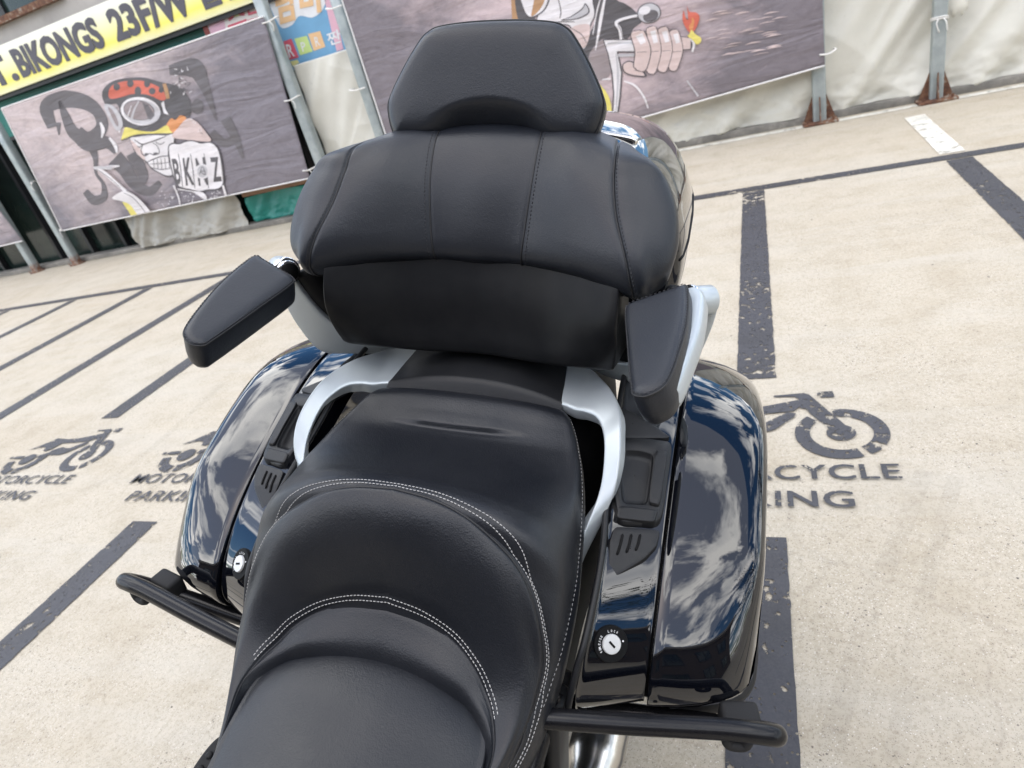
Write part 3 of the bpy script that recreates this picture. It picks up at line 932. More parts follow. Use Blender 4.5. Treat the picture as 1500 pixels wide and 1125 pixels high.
# ------------------------------------------------------------------ printed banners
class Banner:
    def __init__(s, name, c, label, m, off):
        """c: world corners TL TR BR BL as (x,z)"""
        s.off = off
        s.loc = wxz(c[3][0], c[3][1], off)
        s.root = empty(name, s.loc, label, 'banner', None)
        nx, nz = 120, 50
        V = []
        for i in range(nx):
            for j in range(nz):
                u, v = i / (nx - 1), j / (nz - 1)
                x = (c[3][0] * (1 - u) + c[2][0] * u) * (1 - v) + (c[0][0] * (1 - u) + c[1][0] * u) * v
                z = (c[3][1] * (1 - u) + c[2][1] * u) * (1 - v) + (c[0][1] * (1 - u) + c[1][1] * u) * v
                V.append(wxz(x, z, off + s.rip(x, z)) - s.loc)
        o = mesh('sheet', V, grid_faces(nx, nz), m, s.root)
        sd_ = o.modifiers.new('thickness', 'SOLIDIFY'); sd_.thickness = 0.002; sd_.offset = 1 if True else -1
        s.sheet = o
        mb = MB()
        def edge(a, b):
            P = []
            for t in np.linspace(0, 1, 60):
                x, z = a[0] + (b[0] - a[0]) * t, a[1] + (b[1] - a[1]) * t
                P.append(wxz(x, z, off + s.rip(x, z)) - s.loc)
            mb.tube(np.array(P), 0.009, 6)
        for a, b in ((0, 1), (2, 3), (3, 0)): edge(c[a], c[b])
        mb.build('hem', M['hem'], s.root, True)
        s.mb = MB()
        s.layer = 0
        s.mats = []
        s.c = c
    def rip(s, x, z): return 0.0
    def mi(s, k):
        if k not in s.mats: s.mats.append(k)
        return s.mats.index(k)
    def put(s, P, Fs, k):
        s.layer += 1
        V = []
        for x, y in P:
            p = wl(x, y, s.off)
            t_ = (p[0] - s.c[3][0]) / (s.c[2][0] - s.c[3][0])
            p[2] = max(p[2], s.c[3][1] + (s.c[2][1] - s.c[3][1]) * t_ + .012)
            V.append(wxz(p[0], p[2], s.off + s.rip(p[0], p[2]) + 0.003 + 0.00022 * s.layer) - s.loc)
        s.mb.add(V, Fs, s.mi(k))
    def poly(s, P, k, n=None):
        P = np.array(P, float)
        if n: P = spl(P, n, True)
        s.put(P, poly_tris(P), k)
    def stroke(s, P, w, k, n=24):
        P = spl(P, n)
        a, b = ribbon2(P, w)
        s.put(np.concatenate([a, b]), [(i, i + 1, n + i + 1, n + i) for i in range(n - 1)], k)
    def ell(s, cx, cy, rx, ry, k, rot=0, n=28):
        c, q = math.cos(rot), math.sin(rot)
        s.poly([(cx + rx * math.cos(t) * c - ry * math.sin(t) * q, cy + rx * math.cos(t) * q + ry * math.sin(t) * c) for t in np.linspace(0, 2 * math.pi, n, endpoint=False)], k)
    def text(s, t, q, k, wt):
        V, Fs, _ = text_mesh(t, wt)
        a, b, c, d = [np.array(p, float) for p in q]
        s.put([(d * (1 - u) + c * u) * (1 - v) + (a * (1 - u) + b * u) * v for u, v in V], Fs, k)
    def done(s):
        s.mb.build('printed_picture', [M['p_' + k] for k in s.mats], s.root)
BO = 0.19
def bxz(px, py):
    p = wl(px, py, BO); return (p[0], p[2])
bl_ = Banner('banner', [bxz(2, 159), bxz(386, 24), bxz(454, 261), bxz(91, 338)], 'printed banner of a growling biker in a flame helmet with raised fist', M['banner'], BO)
def A(*p): return [(x / 2.678, y / 2.678) for x, y in p]                 # crop coordinates
def Bc(*p): return [(120 + x / 4.5, 80 + y / 4.5) for x, y in p]
b = bl_
# loose black graffiti strokes
b.stroke(A((205, 500), (185, 420), (250, 390), (330, 400), (385, 440), (400, 500), (350, 545), (290, 520), (255, 450), (235, 395)), [14, 22, 26, 22, 16, 18, 22, 18, 12, 4], 'ink2', 60)
b.stroke(A((300, 520), (350, 560), (420, 560), (455, 600)), [22, 26, 18, 6], 'ink2')
b.stroke(A((230, 480), (232, 530)), [8, 2], 'ink2', 8)
b.stroke(A((355, 560), (375, 620), (378, 680), (405, 720), (408, 770), (370, 785), (335, 750)), [16, 8, 4, 5, 12, 14, 9], 'ink2', 40)
b.stroke(A((450, 620), (490, 660), (530, 720), (585, 750), (630, 715)), [26, 22, 18, 14, 8], 'ink2', 30)
b.stroke(A((520, 600), (560, 680), (560, 720)), [20, 16, 10], 'ink2', 20)
b.stroke(A((665, 275), (760, 268), (800, 330), (850, 470)), [14, 30, 16, 3], 'ink2', 30)
b.stroke(A((830, 520), (880, 560), (925, 545)), [12, 12, 12], 'ink2', 16)
b.stroke(A((885, 465), (925, 540), (955, 620)), [16, 12, 4], 'ink2', 20)
b.ell(775 / 2.678, 418 / 2.678, 9, 11, 'ink2')
for q in ((445, 480, 470, 520), (395, 480, 400, 540), (430, 540, 460, 600), (385, 660, 470, 650)):
    b.stroke(A((q[0], q[1]), ((q[0] + q[2]) / 2 + 8, (q[1] + q[3]) / 2), (q[2], q[3])), [3, 6, 2], 'white', 10)
# helmet
b.poly(Bc((135, 250), (180, 190), (260, 160), (400, 150), (520, 180), (640, 210), (710, 290), (725, 370), (690, 440), (640, 500), (590, 520), (540, 480), (480, 500), (280, 480), (240, 330), (160, 330)), 'ink', 60)
b.poly(Bc((178, 250), (200, 205), (260, 180), (330, 172), (400, 172), (480, 198), (535, 235), (555, 290), (520, 300), (440, 265), (340, 258), (260, 280), (190, 290)), 'red', 50)
for x, y, rx, ry in ((232, 212, 22, 24), (322, 190, 22, 24), (372, 240, 22, 30), (432, 190, 20, 26), (466, 240, 22, 22), (525, 232, 16, 20)):
    b.ell(120 + x / 4.5, 80 + y / 4.5, rx / 4.5, ry / 4.5, 'ink')
b.stroke(Bc((545, 190), (560, 240), (570, 290)), [5, 6, 5], 'tan', 10)
b.poly(Bc((555, 470), (590, 420), (620, 430), (650, 400), (690, 415), (670, 460), (640, 490), (590, 525), (545, 515)), 'orange', 40)
b.poly(Bc((262, 560), (278, 505), (295, 478), (380, 500), (480, 505), (560, 465), (585, 500), (600, 518), (560, 525), (450, 520), (350, 530), (290, 552)), 'yellow', 48)
b.stroke(Bc((262, 565), (350, 533), (450, 524), (605, 520)), [1.5, 2, 2, 1.5], 'ink')
# goggles
b.poly(Bc((150, 345), (180, 325), (225, 350), (262, 410), (272, 470), (245, 500), (215, 480)), 'grey', 40)
b.poly(Bc((175, 350), (205, 365), (235, 420), (245, 465), (225, 460)), 'lens', 30)
b.ell(120 + 390 / 4.5, 80 + 375 / 4.5, 140 / 4.5, 100 / 4.5, 'ink', .17)
b.ell(120 + 390 / 4.5, 80 + 372 / 4.5, 132 / 4.5, 92 / 4.5, 'white', .17)
b.ell(120 + 398 / 4.5, 80 + 378 / 4.5, 122 / 4.5, 80 / 4.5, 'grey', .17)
b.ell(120 + 380 / 4.5, 80 + 366 / 4.5, 104 / 4.5, 66 / 4.5, 'ink', .17)
b.ell(120 + 380 / 4.5, 80 + 367 / 4.5, 100 / 4.5, 62 / 4.5, 'lens', .17)
b.stroke(Bc((330, 425), (350, 360), (380, 305)), [3.2, 2.6, 1.6], 'grey', 8)
b.stroke(Bc((305, 405), (318, 370), (330, 335)), [1.2, 1.4, .8], 'white', 8)
b.poly(Bc((400, 310), (440, 330), (485, 400), (455, 430), (440, 420)), 'ink2')
b.poly(Bc((525, 320), (545, 305), (555, 360), (580, 400), (545, 385)), 'white')
# ape-less plain face: brow, nose, clenched teeth
b.poly(Bc((318, 545), (380, 535), (470, 525), (560, 527), (612, 520), (612, 600), (575, 640), (590, 720), (610, 790), (570, 805), (520, 785), (460, 750), (425, 705), (365, 660), (335, 600)), 'ink', 60)
b.poly(Bc((322, 550), (380, 540), (470, 530), (560, 532), (606, 526), (604, 600), (570, 640), (584, 720), (602, 782), (570, 796), (522, 778), (465, 744), (430, 700), (370, 655), (340, 600)), 'white', 60)
b.poly(Bc((322, 560), (360, 640), (420, 695), (405, 640), (360, 590)), 'skin', 20)
b.stroke(Bc((350, 560), (400, 590), (440, 580), (500, 560), (560, 535)), [1, 2, 1.6, 2, 1], 'ink')
b.stroke(Bc((370, 600), (385, 610), (400, 595)), [1, 1.3, 1], 'ink', 8)
b.stroke(Bc((490, 575), (520, 590), (550, 575)), [1, 1.3, 1], 'ink', 8)
b.stroke(Bc((405, 590), (395, 640), (420, 665), (450, 650), (480, 660), (515, 645), (500, 600), (470, 580)), [1, 1.3, 1.6, 1.2, 1.6, 1.2, 1, .8], 'ink', 40)
b.ell(120 + 430 / 4.5, 80 + 655 / 4.5, 3, 1.8, 'ink2'); b.ell(120 + 490 / 4.5, 80 + 652 / 4.5, 3.4, 2, 'ink2')
b.stroke(Bc((420, 715), (470, 690), (530, 670), (590, 665)), [1, 1.6, 1.6, 1.2], 'ink')
b.stroke(Bc((465, 745), (530, 755), (600, 745)), [1, 1.4, 1], 'ink')
b.stroke(Bc((455, 720), (530, 715), (590, 705)), [.8, 1, .8], 'ink2')
for x in (480, 505, 530, 555, 580):
    b.stroke(Bc((x - 4, 690 - (x - 480) * .15), (x + 2, 750)), [.8, .8], 'ink2', 5)
# shoulder, fist
b.poly(Bc((600, 540), (640, 480), (700, 420), (760, 440), (830, 520), (850, 570), (700, 560)), 'skin', 30)
b.poly(Bc((572, 610), (600, 580), (650, 582), (690, 566), (740, 562), (790, 578), (850, 572), (895, 600), (920, 660), (936, 760), (942, 850), (905, 888), (830, 895), (780, 905), (720, 893), (640, 872), (605, 800), (582, 700)), 'ink', 70)
b.poly(Bc((580, 612), (605, 588), (650, 590), (690, 574), (740, 570), (790, 586), (848, 580), (888, 606), (912, 662), (927, 760), (932, 846), (900, 880), (830, 886), (780, 896), (722, 884), (646, 864), (613, 798), (590, 700)), 'white', 70)
for x in (655, 735, 825):
    b.stroke(Bc((x - 15, 650), (x, 740), (x + 15, 880)), [.8, 1.4, 1], 'ink', 14)
for ch, q in (('B', ((596, 686), (640, 680), (662, 850), (626, 858))), ('K', ((668, 680), (722, 674), (748, 856), (692, 862))), ('N', ((752, 682), (812, 674), (838, 856), (776, 864))), ('Z', ((846, 676), (904, 672), (930, 832), (872, 838)))):
    b.text(ch, Bc(*q), 'ink', 0.03)
b.ell(120 + 800 / 4.5, 80 + 768 / 4.5, 52 / 4.5, 48 / 4.5, 'white')
b.ell(120 + 800 / 4.5, 80 + 768 / 4.5, 34 / 4.5, 40 / 4.5, 'grey')
b.stroke(Bc((780, 790), (800, 735), (820, 790), (785, 765), (818, 768)), [1, 1, 1, 1, 1], 'ink2', 20)
b.poly(Bc((640, 880), (720, 895), (800, 905), (830, 940), (815, 955), (740, 905), (650, 890)), 'white', 30)
b.stroke(Bc((610, 860), (640, 930), (660, 1010)), [2.4, 2, 1.5], 'white', 10)
b.stroke(Bc((935, 860), (950, 910), (965, 945)), [3, 3, 2], 'white', 10)
random.seed(8)
for _ in range(42):
    x, y = random.gauss(640, 75), random.gauss(930, 40)
    if y < 1010 and x < 930: b.ell(120 + x / 4.5, 80 + y / 4.5, random.uniform(.4, 1.6), random.uniform(.3, 1.1), 'white', n=7)
for _ in range(26):
    x, y = random.gauss(890, 40), random.gauss(925, 18)
    b.ell(120 + x / 4.5, 80 + y / 4.5, random.uniform(.4, 1.4), random.uniform(.3, 1.0), 'white', n=7)
for _ in range(40):
    x, y = random.uniform(590, 720), random.uniform(90, 260)
    b.stroke(Bc((x, y), (x + random.uniform(-20, 20), y + random.uniform(-15, 15)), (x + random.uniform(-25, 25), y + random.uniform(-20, 20))), [.6, 1.1, .5], random.choice(['white', 'ink', 'ink']), 6)
for _ in range(20):
    t = random.random()
    x, y = 720 + 120 * t, 410 + 120 * t + random.gauss(0, 9)
    b.stroke(Bc((x, y), (x + random.uniform(-14, 14), y + random.uniform(-12, 12))), [.7, .9], random.choice(['white', 'white', 'ink']), 4)
# handlebar end at the lower left
b.stroke(Bc((95, 738), (160, 770), (230, 830), (305, 895)), [2, 5, 5, 4], 'white')
b.stroke(Bc((95, 738), (150, 740), (215, 745)), [2, 5, 4], 'grey', 12)
b.stroke(Bc((110, 745), (190, 800), (270, 870)), [.6, 1, .8], 'ink2', 12)
b.poly(Bc((215, 940), (290, 893), (355, 915), (420, 970), (482, 1052), (440, 1062), (392, 1075), (345, 995), (285, 962)), 'white', 40)
b.poly(Bc((285, 965), (335, 985), (375, 1040), (402, 1072), (360, 1080), (320, 1020)), 'yellow', 30)
b.stroke(Bc((290, 905), (350, 935), (410, 1000), (450, 1060)), [.6, 1, 1, .6], 'ink2')
b.done()
for (px, py) in ((388, 34), (420, 148), (447, 250), (92, 337), (50, 268)):
    p = wl(px, py, BO)
    mb = MB()
    q = np.array([p[0], p[1], p[2]]) - bl_.loc
    e = 0.17 if px > 200 else -0.05
    mb.tube(spl([q + (-.03, -.004, .005), q + (e * .4, -.03, .0), q + (e, .0, .02), q + (e * .9, .07, .02)], 14), 0.008, 6)
    mb.tube(spl([q + (e * .5, -.03, 0), q + (e * .7, -.04, -.05), q + (e * .6, -.035, -.10)], 10), 0.005, 6)
    mb.build('rope_tie', M['rope'], bl_.root, True)
# small banner piece, far left
bf = Banner('banner', [(-14.5, 2.25), (-11.20, 2.25), bxz(33, 353), (-14.5, 0.50)], 'plain lavender banner cut off at the left edge of the picture', M['banner_r'], BO)
bf.done_ = True
# right banner
TLx, TRx = -3.98, 0.545
br_ = Banner('banner', [(TLx, 2.35), (TRx, 2.35), bxz(1208, 96), (TLx, bxz(880, 190)[1] - .16)], 'wide printed banner of a rider gripping a burning handlebar', M['banner_r'], BO)
b = br_
def Cc(*p): return [(700 + x / 3.947, y / 3.947) for x, y in p]
def ce(x, y, rx, ry, k, rot=0): b.ell(700 + x / 3.947, y / 3.947, rx / 3.947, ry / 3.947, k, rot)
b.poly(Cc((195, -80), (235, -80), (240, 60), (262, 150), (205, 150)), 'tan', 20)
b.poly(Cc((215, -60), (270, -60), (330, 100), (345, 155), (260, 150), (225, 80)), 'ink', 30)
b.poly(Cc((640, -90), (790, -90), (800, -5), (850, 20), (905, 60), (950, 120), (900, 165), (870, 220), (830, 225), (740, 235), (750, 330), (700, 420), (640, 400), (600, 290), (640, 200), (680, 100)), 'ink', 60)
b.poly(Cc((640, 330), (700, 240), (745, 240), (770, 420), (690, 470), (660, 440)), 'mid', 24)
b.stroke(Cc((745, -60), (715, 90), (700, 180), (680, 290)), [2, 5, 4, 1.5], 'white', 20)
b.stroke(Cc((725, -60), (690, 60), (665, 200)), [1, 2, 1], 'white', 20)
b.poly(Cc((345, 150), (355, 60), (400, 0), (420, -80), (640, -80), (672, 20), (680, 90), (655, 150), (640, 260), (600, 290), (555, 240), (540, 170), (500, 145)), 'ink', 50)
b.poly(Cc((350, 148), (362, 62), (408, 0), (426, -80), (632, -80), (664, 20), (672, 90), (646, 150), (630, 255), (604, 280), (562, 236), (546, 165), (500, 138)), 'white', 50)
b.poly(Cc((540, 165), (600, 140), (650, 150), (635, 245), (604, 278), (560, 236)), 'skin', 24)
b.stroke(Cc((545, 165), (600, 200), (628, 245)), [1, 1.4, 1], 'ink2', 12)
b.poly(Cc((245, -60), (410, -60), (395, 50), (310, 105), (262, 60)), 'ink', 30)
b.poly(Cc((252, -60), (402, -60), (388, 44), (312, 96), (270, 56)), 'white', 30)
b.poly(Cc((345, -60), (402, -60), (370, 40), (312, 96), (318, 40)), 'tan', 16)
b.poly(Cc((480, 118), (540, 92), (600, 50), (622, 18), (648, 60), (630, 88), (570, 112)), 'ink', 30)
b.poly(Cc((500, 112), (545, 96), (604, 56), (622, 28), (640, 60), (625, 82), (570, 106)), 'grey', 30)
b.stroke(Cc((460, -30), (480, 60), (475, 105)), [1, 1.6, 1], 'ink2', 12)
b.stroke(Cc((350, 145), (450, 128), (560, 125)), [1, 1.6, 1], 'ink2', 12)
# handlebar, mirror, rings
ce(600, 640, 175, 190, 'yellow'); ce(590, 650, 150, 165, 'ink2')
b.stroke(Cc((720, 460), (770, 455)), [2, 3], 'white', 5)
b.stroke(Cc((845, 468), (910, 495), (960, 560), (985, 625)), [2, 3.4, 3, 2], 'white')
b.poly(Cc((722, 226), (915, 226), (915, 304), (812, 302), (838, 420), (828, 560), (812, 668), (776, 668), (782, 540), (772, 420), (750, 310)), 'ink')
b.poly(Cc((730, 232), (910, 232), (910, 296), (804, 296), (828, 420), (818, 560), (804, 668), (784, 668), (790, 540), (780, 420), (756, 310)), 'white')
b.stroke(Cc((750, 250), (900, 246)), [3, 3], 'grey', 5)
b.stroke(Cc((800, 310), (812, 440), (800, 640)), [2, 4, 2], 'grey', 14)
b.stroke(Cc((812, 320), (905, 318)), [4.5, 4.5], 'grey', 5)
b.stroke(Cc((960, 88), (880, 100), (803, 128), (822, 170), (832, 228)), [5, 4.5, 5, 5, 5], 'white', 30)
b.stroke(Cc((950, 95), (880, 108), (812, 134), (830, 180), (838, 228)), [1, 1, 1, 1, 1], 'ink2', 30)
ce(990, 75, 70, 60, 'ink', -.2); ce(990, 75, 64, 55, 'grey', -.2); ce(1000, 92, 46, 34, 'ink2', -.4); ce(965, 60, 34, 24, 'white', -.3)
b.poly(Cc((838, 370), (880, 350), (930, 380), (975, 430), (960, 445), (880, 436), (842, 412)), 'ink', 30)
b.poly(Cc((844, 372), (880, 357), (925, 385), (962, 430), (950, 437), (882, 428), (848, 408)), 'skin', 30)
b.stroke(Cc((1180, 250), (1245, 250)), [20, 18], 'ink', 6)
b.stroke(Cc((1180, 250), (1230, 250)), [18, 16], 'skin', 6)
b.stroke(Cc((1225, 215), (1250, 250), (1240, 300)), [3, 4, 3], 'white', 8)
for x0, y0, x1, y1, w in ((1135, 190, 1130, 385, 15), (1072, 175, 1068, 392, 16), (1005, 172, 1003, 402, 16.5), (925, 195, 940, 385, 22)):
    P = [(x0 - 4, y0 - 22), (x0, y0), ((x0 + x1) / 2 + 22, (y0 + y1) / 2), (x1, y1), (x1 - 6, y1 + 26)]
    b.stroke(Cc(*P), [w * .45, w * 1.05, w * 1.15, w, w * .45], 'ink', 30)
    P = [(x0 - 4, y0 - 18), (x0, y0), ((x0 + x1) / 2 + 22, (y0 + y1) / 2), (x1, y1), (x1 - 6, y1 + 22)]
    b.stroke(Cc(*P), [w * .35, w * .92, w * 1.02, w * .87, w * .35], 'skin', 30)
    b.stroke(Cc((x0 + 8, y0 + 5), ((x0 + x1) / 2 + 26, (y0 + y1) / 2 - 40)), [w * .5, w * .4], 'white', 8)
    b.stroke(Cc(((x0 + x1) / 2 - 14, (y0 + y1) / 2 + 12), ((x0 + x1) / 2 + 44, (y0 + y1) / 2 + 8)), [.6, .6], 'ink2', 5)
b.poly(Cc((1210, 32), (1222, 66), (1262, 72), (1282, 96), (1272, 140), (1252, 178), (1228, 190), (1200, 155), (1184, 110), (1190, 60), (1202, 100), (1216, 110)), 'red', 50)
b.poly(Cc((1238, 100), (1252, 120), (1244, 165), (1230, 178), (1222, 150), (1236, 130)), 'orange', 24)
b.poly(Cc((1236, 172), (1258, 196), (1290, 218), (1288, 244), (1264, 256), (1244, 232), (1214, 208), (1224, 196)), 'yellow', 30)
b.stroke(Cc((1210, 465), (1275, 555)), [2, 3], 'grey', 6)
random.seed(4)
for _ in range(30):
    x, y = random.uniform(1290, 1700), random.uniform(60, 330)
    b.stroke(Cc((x, y), (x + 40, y - 12), (x + 90, y - 18)), [.3, random.uniform(.8, 2.6), .3], 'skin', 8)
b.done()
for (px, py) in ((1206, 80), (496, 10), (530, 130)):
    p = wl(px, py, BO)
    q = p - br_.loc
    e = 0.10 if px > 800 else -0.16
    mb = MB()
    mb.tube(spl([q + (-e * .3, -.006, .005), q + (e * .4, -.03, .0), q + (e, .0, .02), q + (e * .9, .09, .02)], 14), 0.008, 6)
    mb.build('rope_tie', M['rope'], br_.root, True)

# ------------------------------------------------------------------ motorcycle
# bike frame: X across (towards the right of the picture), Y rearwards, Z up along the leaning bike
BX = np.array([0.97819687, 0.01158976, -0.20735614])
BY = np.array([-0.01184726, 0.99992982, 0.0])
BZ = np.array([0.20734158, 0.0024566, 0.97826552])
BEYE = np.array([0.327, 0.0, 1.552])
BIKE = bpy.data.objects.new('motorcycle', None)
COL.objects.link(BIKE)
Rb = np.stack([BX, BY, BZ], 1)
lb = EYE - Rb @ BEYE
BIKE.matrix_world = Matrix(((*Rb[0], lb[0]), (*Rb[1], lb[1]), (*Rb[2], lb[2]), (0, 0, 0, 1)))
BIKE.empty_display_size = 0.3
tag(BIKE, 'black touring motorcycle with padded backrest, armrests and hard side cases, leaning on its stand', 'motorcycle')
def bpx(px, py, x=None, y=None, z=None):       # measured picture point -> bike frame, one coordinate known
    d = np.array([BX, BY, BZ]) @ ray(px, py)
    s = (x - BEYE[0]) / d[0] if x is not None else y / d[1] if y is not None else (z - BEYE[2]) / d[2]
    return BEYE + d * s
def both(fn):
    return [fn(1), fn(-1)]
def fl(P, s):
    P = np.array(P, float).copy()
    P[..., 0] *= s
    return P
EX, EYv, EZ = np.eye(3)

# ---- seat: passenger cushion down to the flanks of the rider's place
ST = [(.06, .765, .128, .755), (.20, .778, .142, .767), (.28, .788, .157, .777), (.34, .812, .178, .800), (.379, .830, .192, .821),
      (.419, .856, .206, .847), (.45, .890, .212, .866), (.464, .922, .215, .876), (.482, .962, .217, .888), (.50, .996, .218, .899),
      (.52, 1.036, .2185, .909), (.548, 1.038, .218, .922), (.58, 1.024, .215, .938), (.62, 1.008, .21, .957), (.66, .996, .203, .972),
      (.695, .991, .194, .984), (.715, .993, .187, .989), (.738, 1.003, .179, .994), (.765, 1.017, .166, 1.000), (.785, 1.012, .155, .996), (.792, .985, .150, .975)]
rows = []
for (y, zc, xe, ze) in ST:
    half = []
    for q in (0, .2, .4, .58, .74, .87, .96):
        half.append((xe * q, y, ze + (zc - ze) * (1 - q ** 2.5) ** .5))
    half += [(xe, y, ze - .008), (xe + .003, y, ze - .03), (xe - .002, y, ze - .07), (xe - .02, y, ze - .11)]
    half = np.array(half)
    rows.append(np.concatenate([mir(half[1:])[::-1], half]))
G = dense_grid(rows, 300, 120)
nseat = grid_normals(G)
if nseat[200, 60][2] < 0: nseat = -nseat
gx, gy = G[..., 0], G[..., 1]
yc_ = .716 + .02 * gx + .25 * gx * gx
side_ = np.clip((.115 - abs(gx)) / .06, 0, 1) ** 1.5
st_ = np.clip((gy - yc_) / .006, 0, 1)
dcr = .0052 * st_ * np.exp(-(np.clip(gy - yc_ - .006, 0, 1) / .030) ** 2) - .0012 * np.exp(-((gy - yc_ + .002) / .004) ** 2)
G = G + nseat * (dcr * side_)[..., None]
seat = mesh('seat', G.reshape(-1, 3), grid_faces(300, 120), M['leather'], BIKE)
# rider's lumbar roll: nested horseshoes from the foot of the roll to its crest
def horseshoe(H, n=70):
    H = arc_resample(spl(H, 200), n)
    return np.concatenate([mir(H[1:])[::-1], H])
h_in = [(0, .408, .845), (.05, .406, .844), (.098, .400, .838), (.122, .393, .828), (.14, .37, .816), (.148, .34, .80), (.138, .28, .785), (.125, .20, .775), (.112, .06, .77)]
h_pad = [(0, .425, .875), (.05, .421, .873), (.098, .412, .866), (.124, .402, .852), (.148, .384, .843), (.160, .356, .832), (.152, .30, .812), (.136, .22, .80), (.116, .06, .79)]
h_arc2 = [(0, .460, .908), (.045, .456, .902), (.088, .446, .889), (.12, .428, .873), (.138, .412, .856), (.153, .390, .845), (.163, .355, .832), (.154, .30, .812), (.138, .22, .795), (.118, .06, .785)]
h_m1 = [(0, .468, .945), (.048, .464, .938), (.096, .456, .922), (.135, .440, .900), (.156, .425, .880), (.172, .402, .860), (.176, .365, .838), (.160, .305, .810), (.142, .22, .79), (.122, .06, .78)]
h_m2 = [(0, .484, .998), (.05, .482, .990), (.10, .474, .972), (.14, .462, .946), (.165, .446, .915), (.184, .424, .880), (.186, .388, .845), (.165, .315, .806), (.145, .22, .785), (.124, .06, .772)]
h_m3 = [(0, .503, 1.030), (.05, .501, 1.024), (.098, .494, 1.006), (.138, .484, .982), (.166, .470, .95), (.190, .442, .894), (.194, .405, .853), (.175, .34, .812), (.152, .25, .785), (.126, .06, .768)]
h_arc1 = [(0, .524, 1.044), (.05, .522, 1.039), (.091, .516, 1.028), (.125, .509, 1.008), (.156, .499, .984), (.178, .484, .957), (.194, .461, .918), (.200, .446, .887), (.198, .425, .864), (.192, .398, .838), (.184, .368, .816), (.159, .28, .783), (.128, .06, .765)]
h_out = [(0, .538, 1.030), (.05, .536, 1.025), (.093, .530, 1.012), (.130, .522, .990), (.162, .510, .965), (.186, .494, .935), (.202, .468, .895), (.206, .450, .868), (.203, .425, .843), (.192, .398, .818), (.185, .368, .796), (.159, .28, .765), (.128, .06, .75)]
HS = np.array([horseshoe(h) for h in (h_in, h_pad, h_arc2, h_m1, h_m2, h_m3, h_arc1, h_out)])
# padding between the seams: dense profile across the horseshoes, with a crease at the two stitched seams
nb = 80
GB = np.array([spl(HS[:, j], nb) for j in range(HS.shape[1])]).transpose(1, 0, 2)
GN = grid_normals(GB)
if GN[nb // 2, HS.shape[1] // 2][2] < 0: GN = -GN
up_ = np.linspace(0, 7, nb)[:, None]
cr_ = -0.0035 * np.exp(-((up_ - 2) / .10) ** 2) - 0.0035 * np.exp(-((up_ - 6.0) / .12) ** 2)
GB = GB + GN * cr_[..., None]
roll = mesh('lumbar_roll', GB.reshape(-1, 3), grid_faces(nb, HS.shape[1]), M['leather'], seat)
# rider's pad
PS = [(.03, .826, .112), (.12, .830, .124), (.20, .835, .138), (.28, .843, .151), (.33, .851, .156), (.37, .859, .153), (.40, .862, .134), (.418, .860, .104), (.430, .852, .06)]
rows = []
for y, zc, xe in PS:
    half = []
    for q in (0, .25, .5, .7, .85, .95, 1.0):
        half.append((xe * q, y, zc - .034 * q ** 2.4 * (xe / .165)))
    half += [(xe * 1.02, y - .004, zc - .055), (xe * 1.0, y - .004, zc - .085)]
    half = np.array(half)
    rows.append(np.concatenate([mir(half[1:])[::-1], half]))
rows.append(np.array(rows[-1]) * [[.95, 1, 1]] + [[0, .004, -.03]])
GP = dense_grid(rows, 90, 90)
mesh('rider_pad', GP.reshape(-1, 3), grid_faces(90, 90), M['leather'], seat)
bv_seat = bvh_of(seat, roll)
a1 = spl(np.array(horseshoe(h_arc1, 80)), 600)
mid = len(a1) // 2
sb = MB()
a2 = spl(np.array(horseshoe(h_arc2, 80)), 600)
am = spl(np.array(horseshoe(h_m1, 80)), 600)
C0 = np.array([0, .25, .80])
def shifted(P, d):
    T = np.gradient(P, axis=0)
    T /= np.linalg.norm(T, axis=1, keepdims=True)
    rad = P - np.array([0, .42, .80]); rad[:, 1] *= .3
    rad /= np.linalg.norm(rad, axis=1, keepdims=True)
    sd_ = np.cross(T, rad)
    sg_ = np.sign(np.sum(sd_ * (P - C0), axis=1, keepdims=True))
    return P + sd_ * sg_ * d, rad
def cast(P, rad, lift):
    out = []
    for p, r_ in zip(P, rad):
        h_, n_, _, _ = bv_seat.ray_cast(Vector(p + r_ * .05), Vector(-r_), .2)
        if h_ is not None: out.append(np.array(h_) + r_ * lift)
    return np.array(out)
for d in (.0055, .0105):
    P = cast(*[q[40:560] for q in shifted(a1, d)], .0007)
    m_ = dashes(P); sb.add(m_.V, m_.F)
sb.build('stitching', M['thread'], seat, True)
sb = MB()
for fr in (.16, .34):
    P = (a2 + (am - a2) * fr)
    P = P[a2[:, 1] > .384]
    P = snap(P, bv_seat, .0006)
    m_ = dashes(P); sb.add(m_.V, m_.F)
# hem stitch along both lower edges of the cushion
for sgn in (1, -1):
    P = np.array([(xe + .002, y, ze - .002) for (y, zc, xe, ze) in ST if y > .40])
    P = snap(fl(spl(P, 300), sgn), bv_seat, .0006)
    dashes(P, .0034, .0024, .0005).build('stitching', M['thread_hem'], seat, True)
sb.build('stitching', M['thread'], seat, True)
tube('piping', cast(*[q[30:570:3] for q in shifted(a1, .0012)], -.0008), .0022, M['piping'], seat, 8)

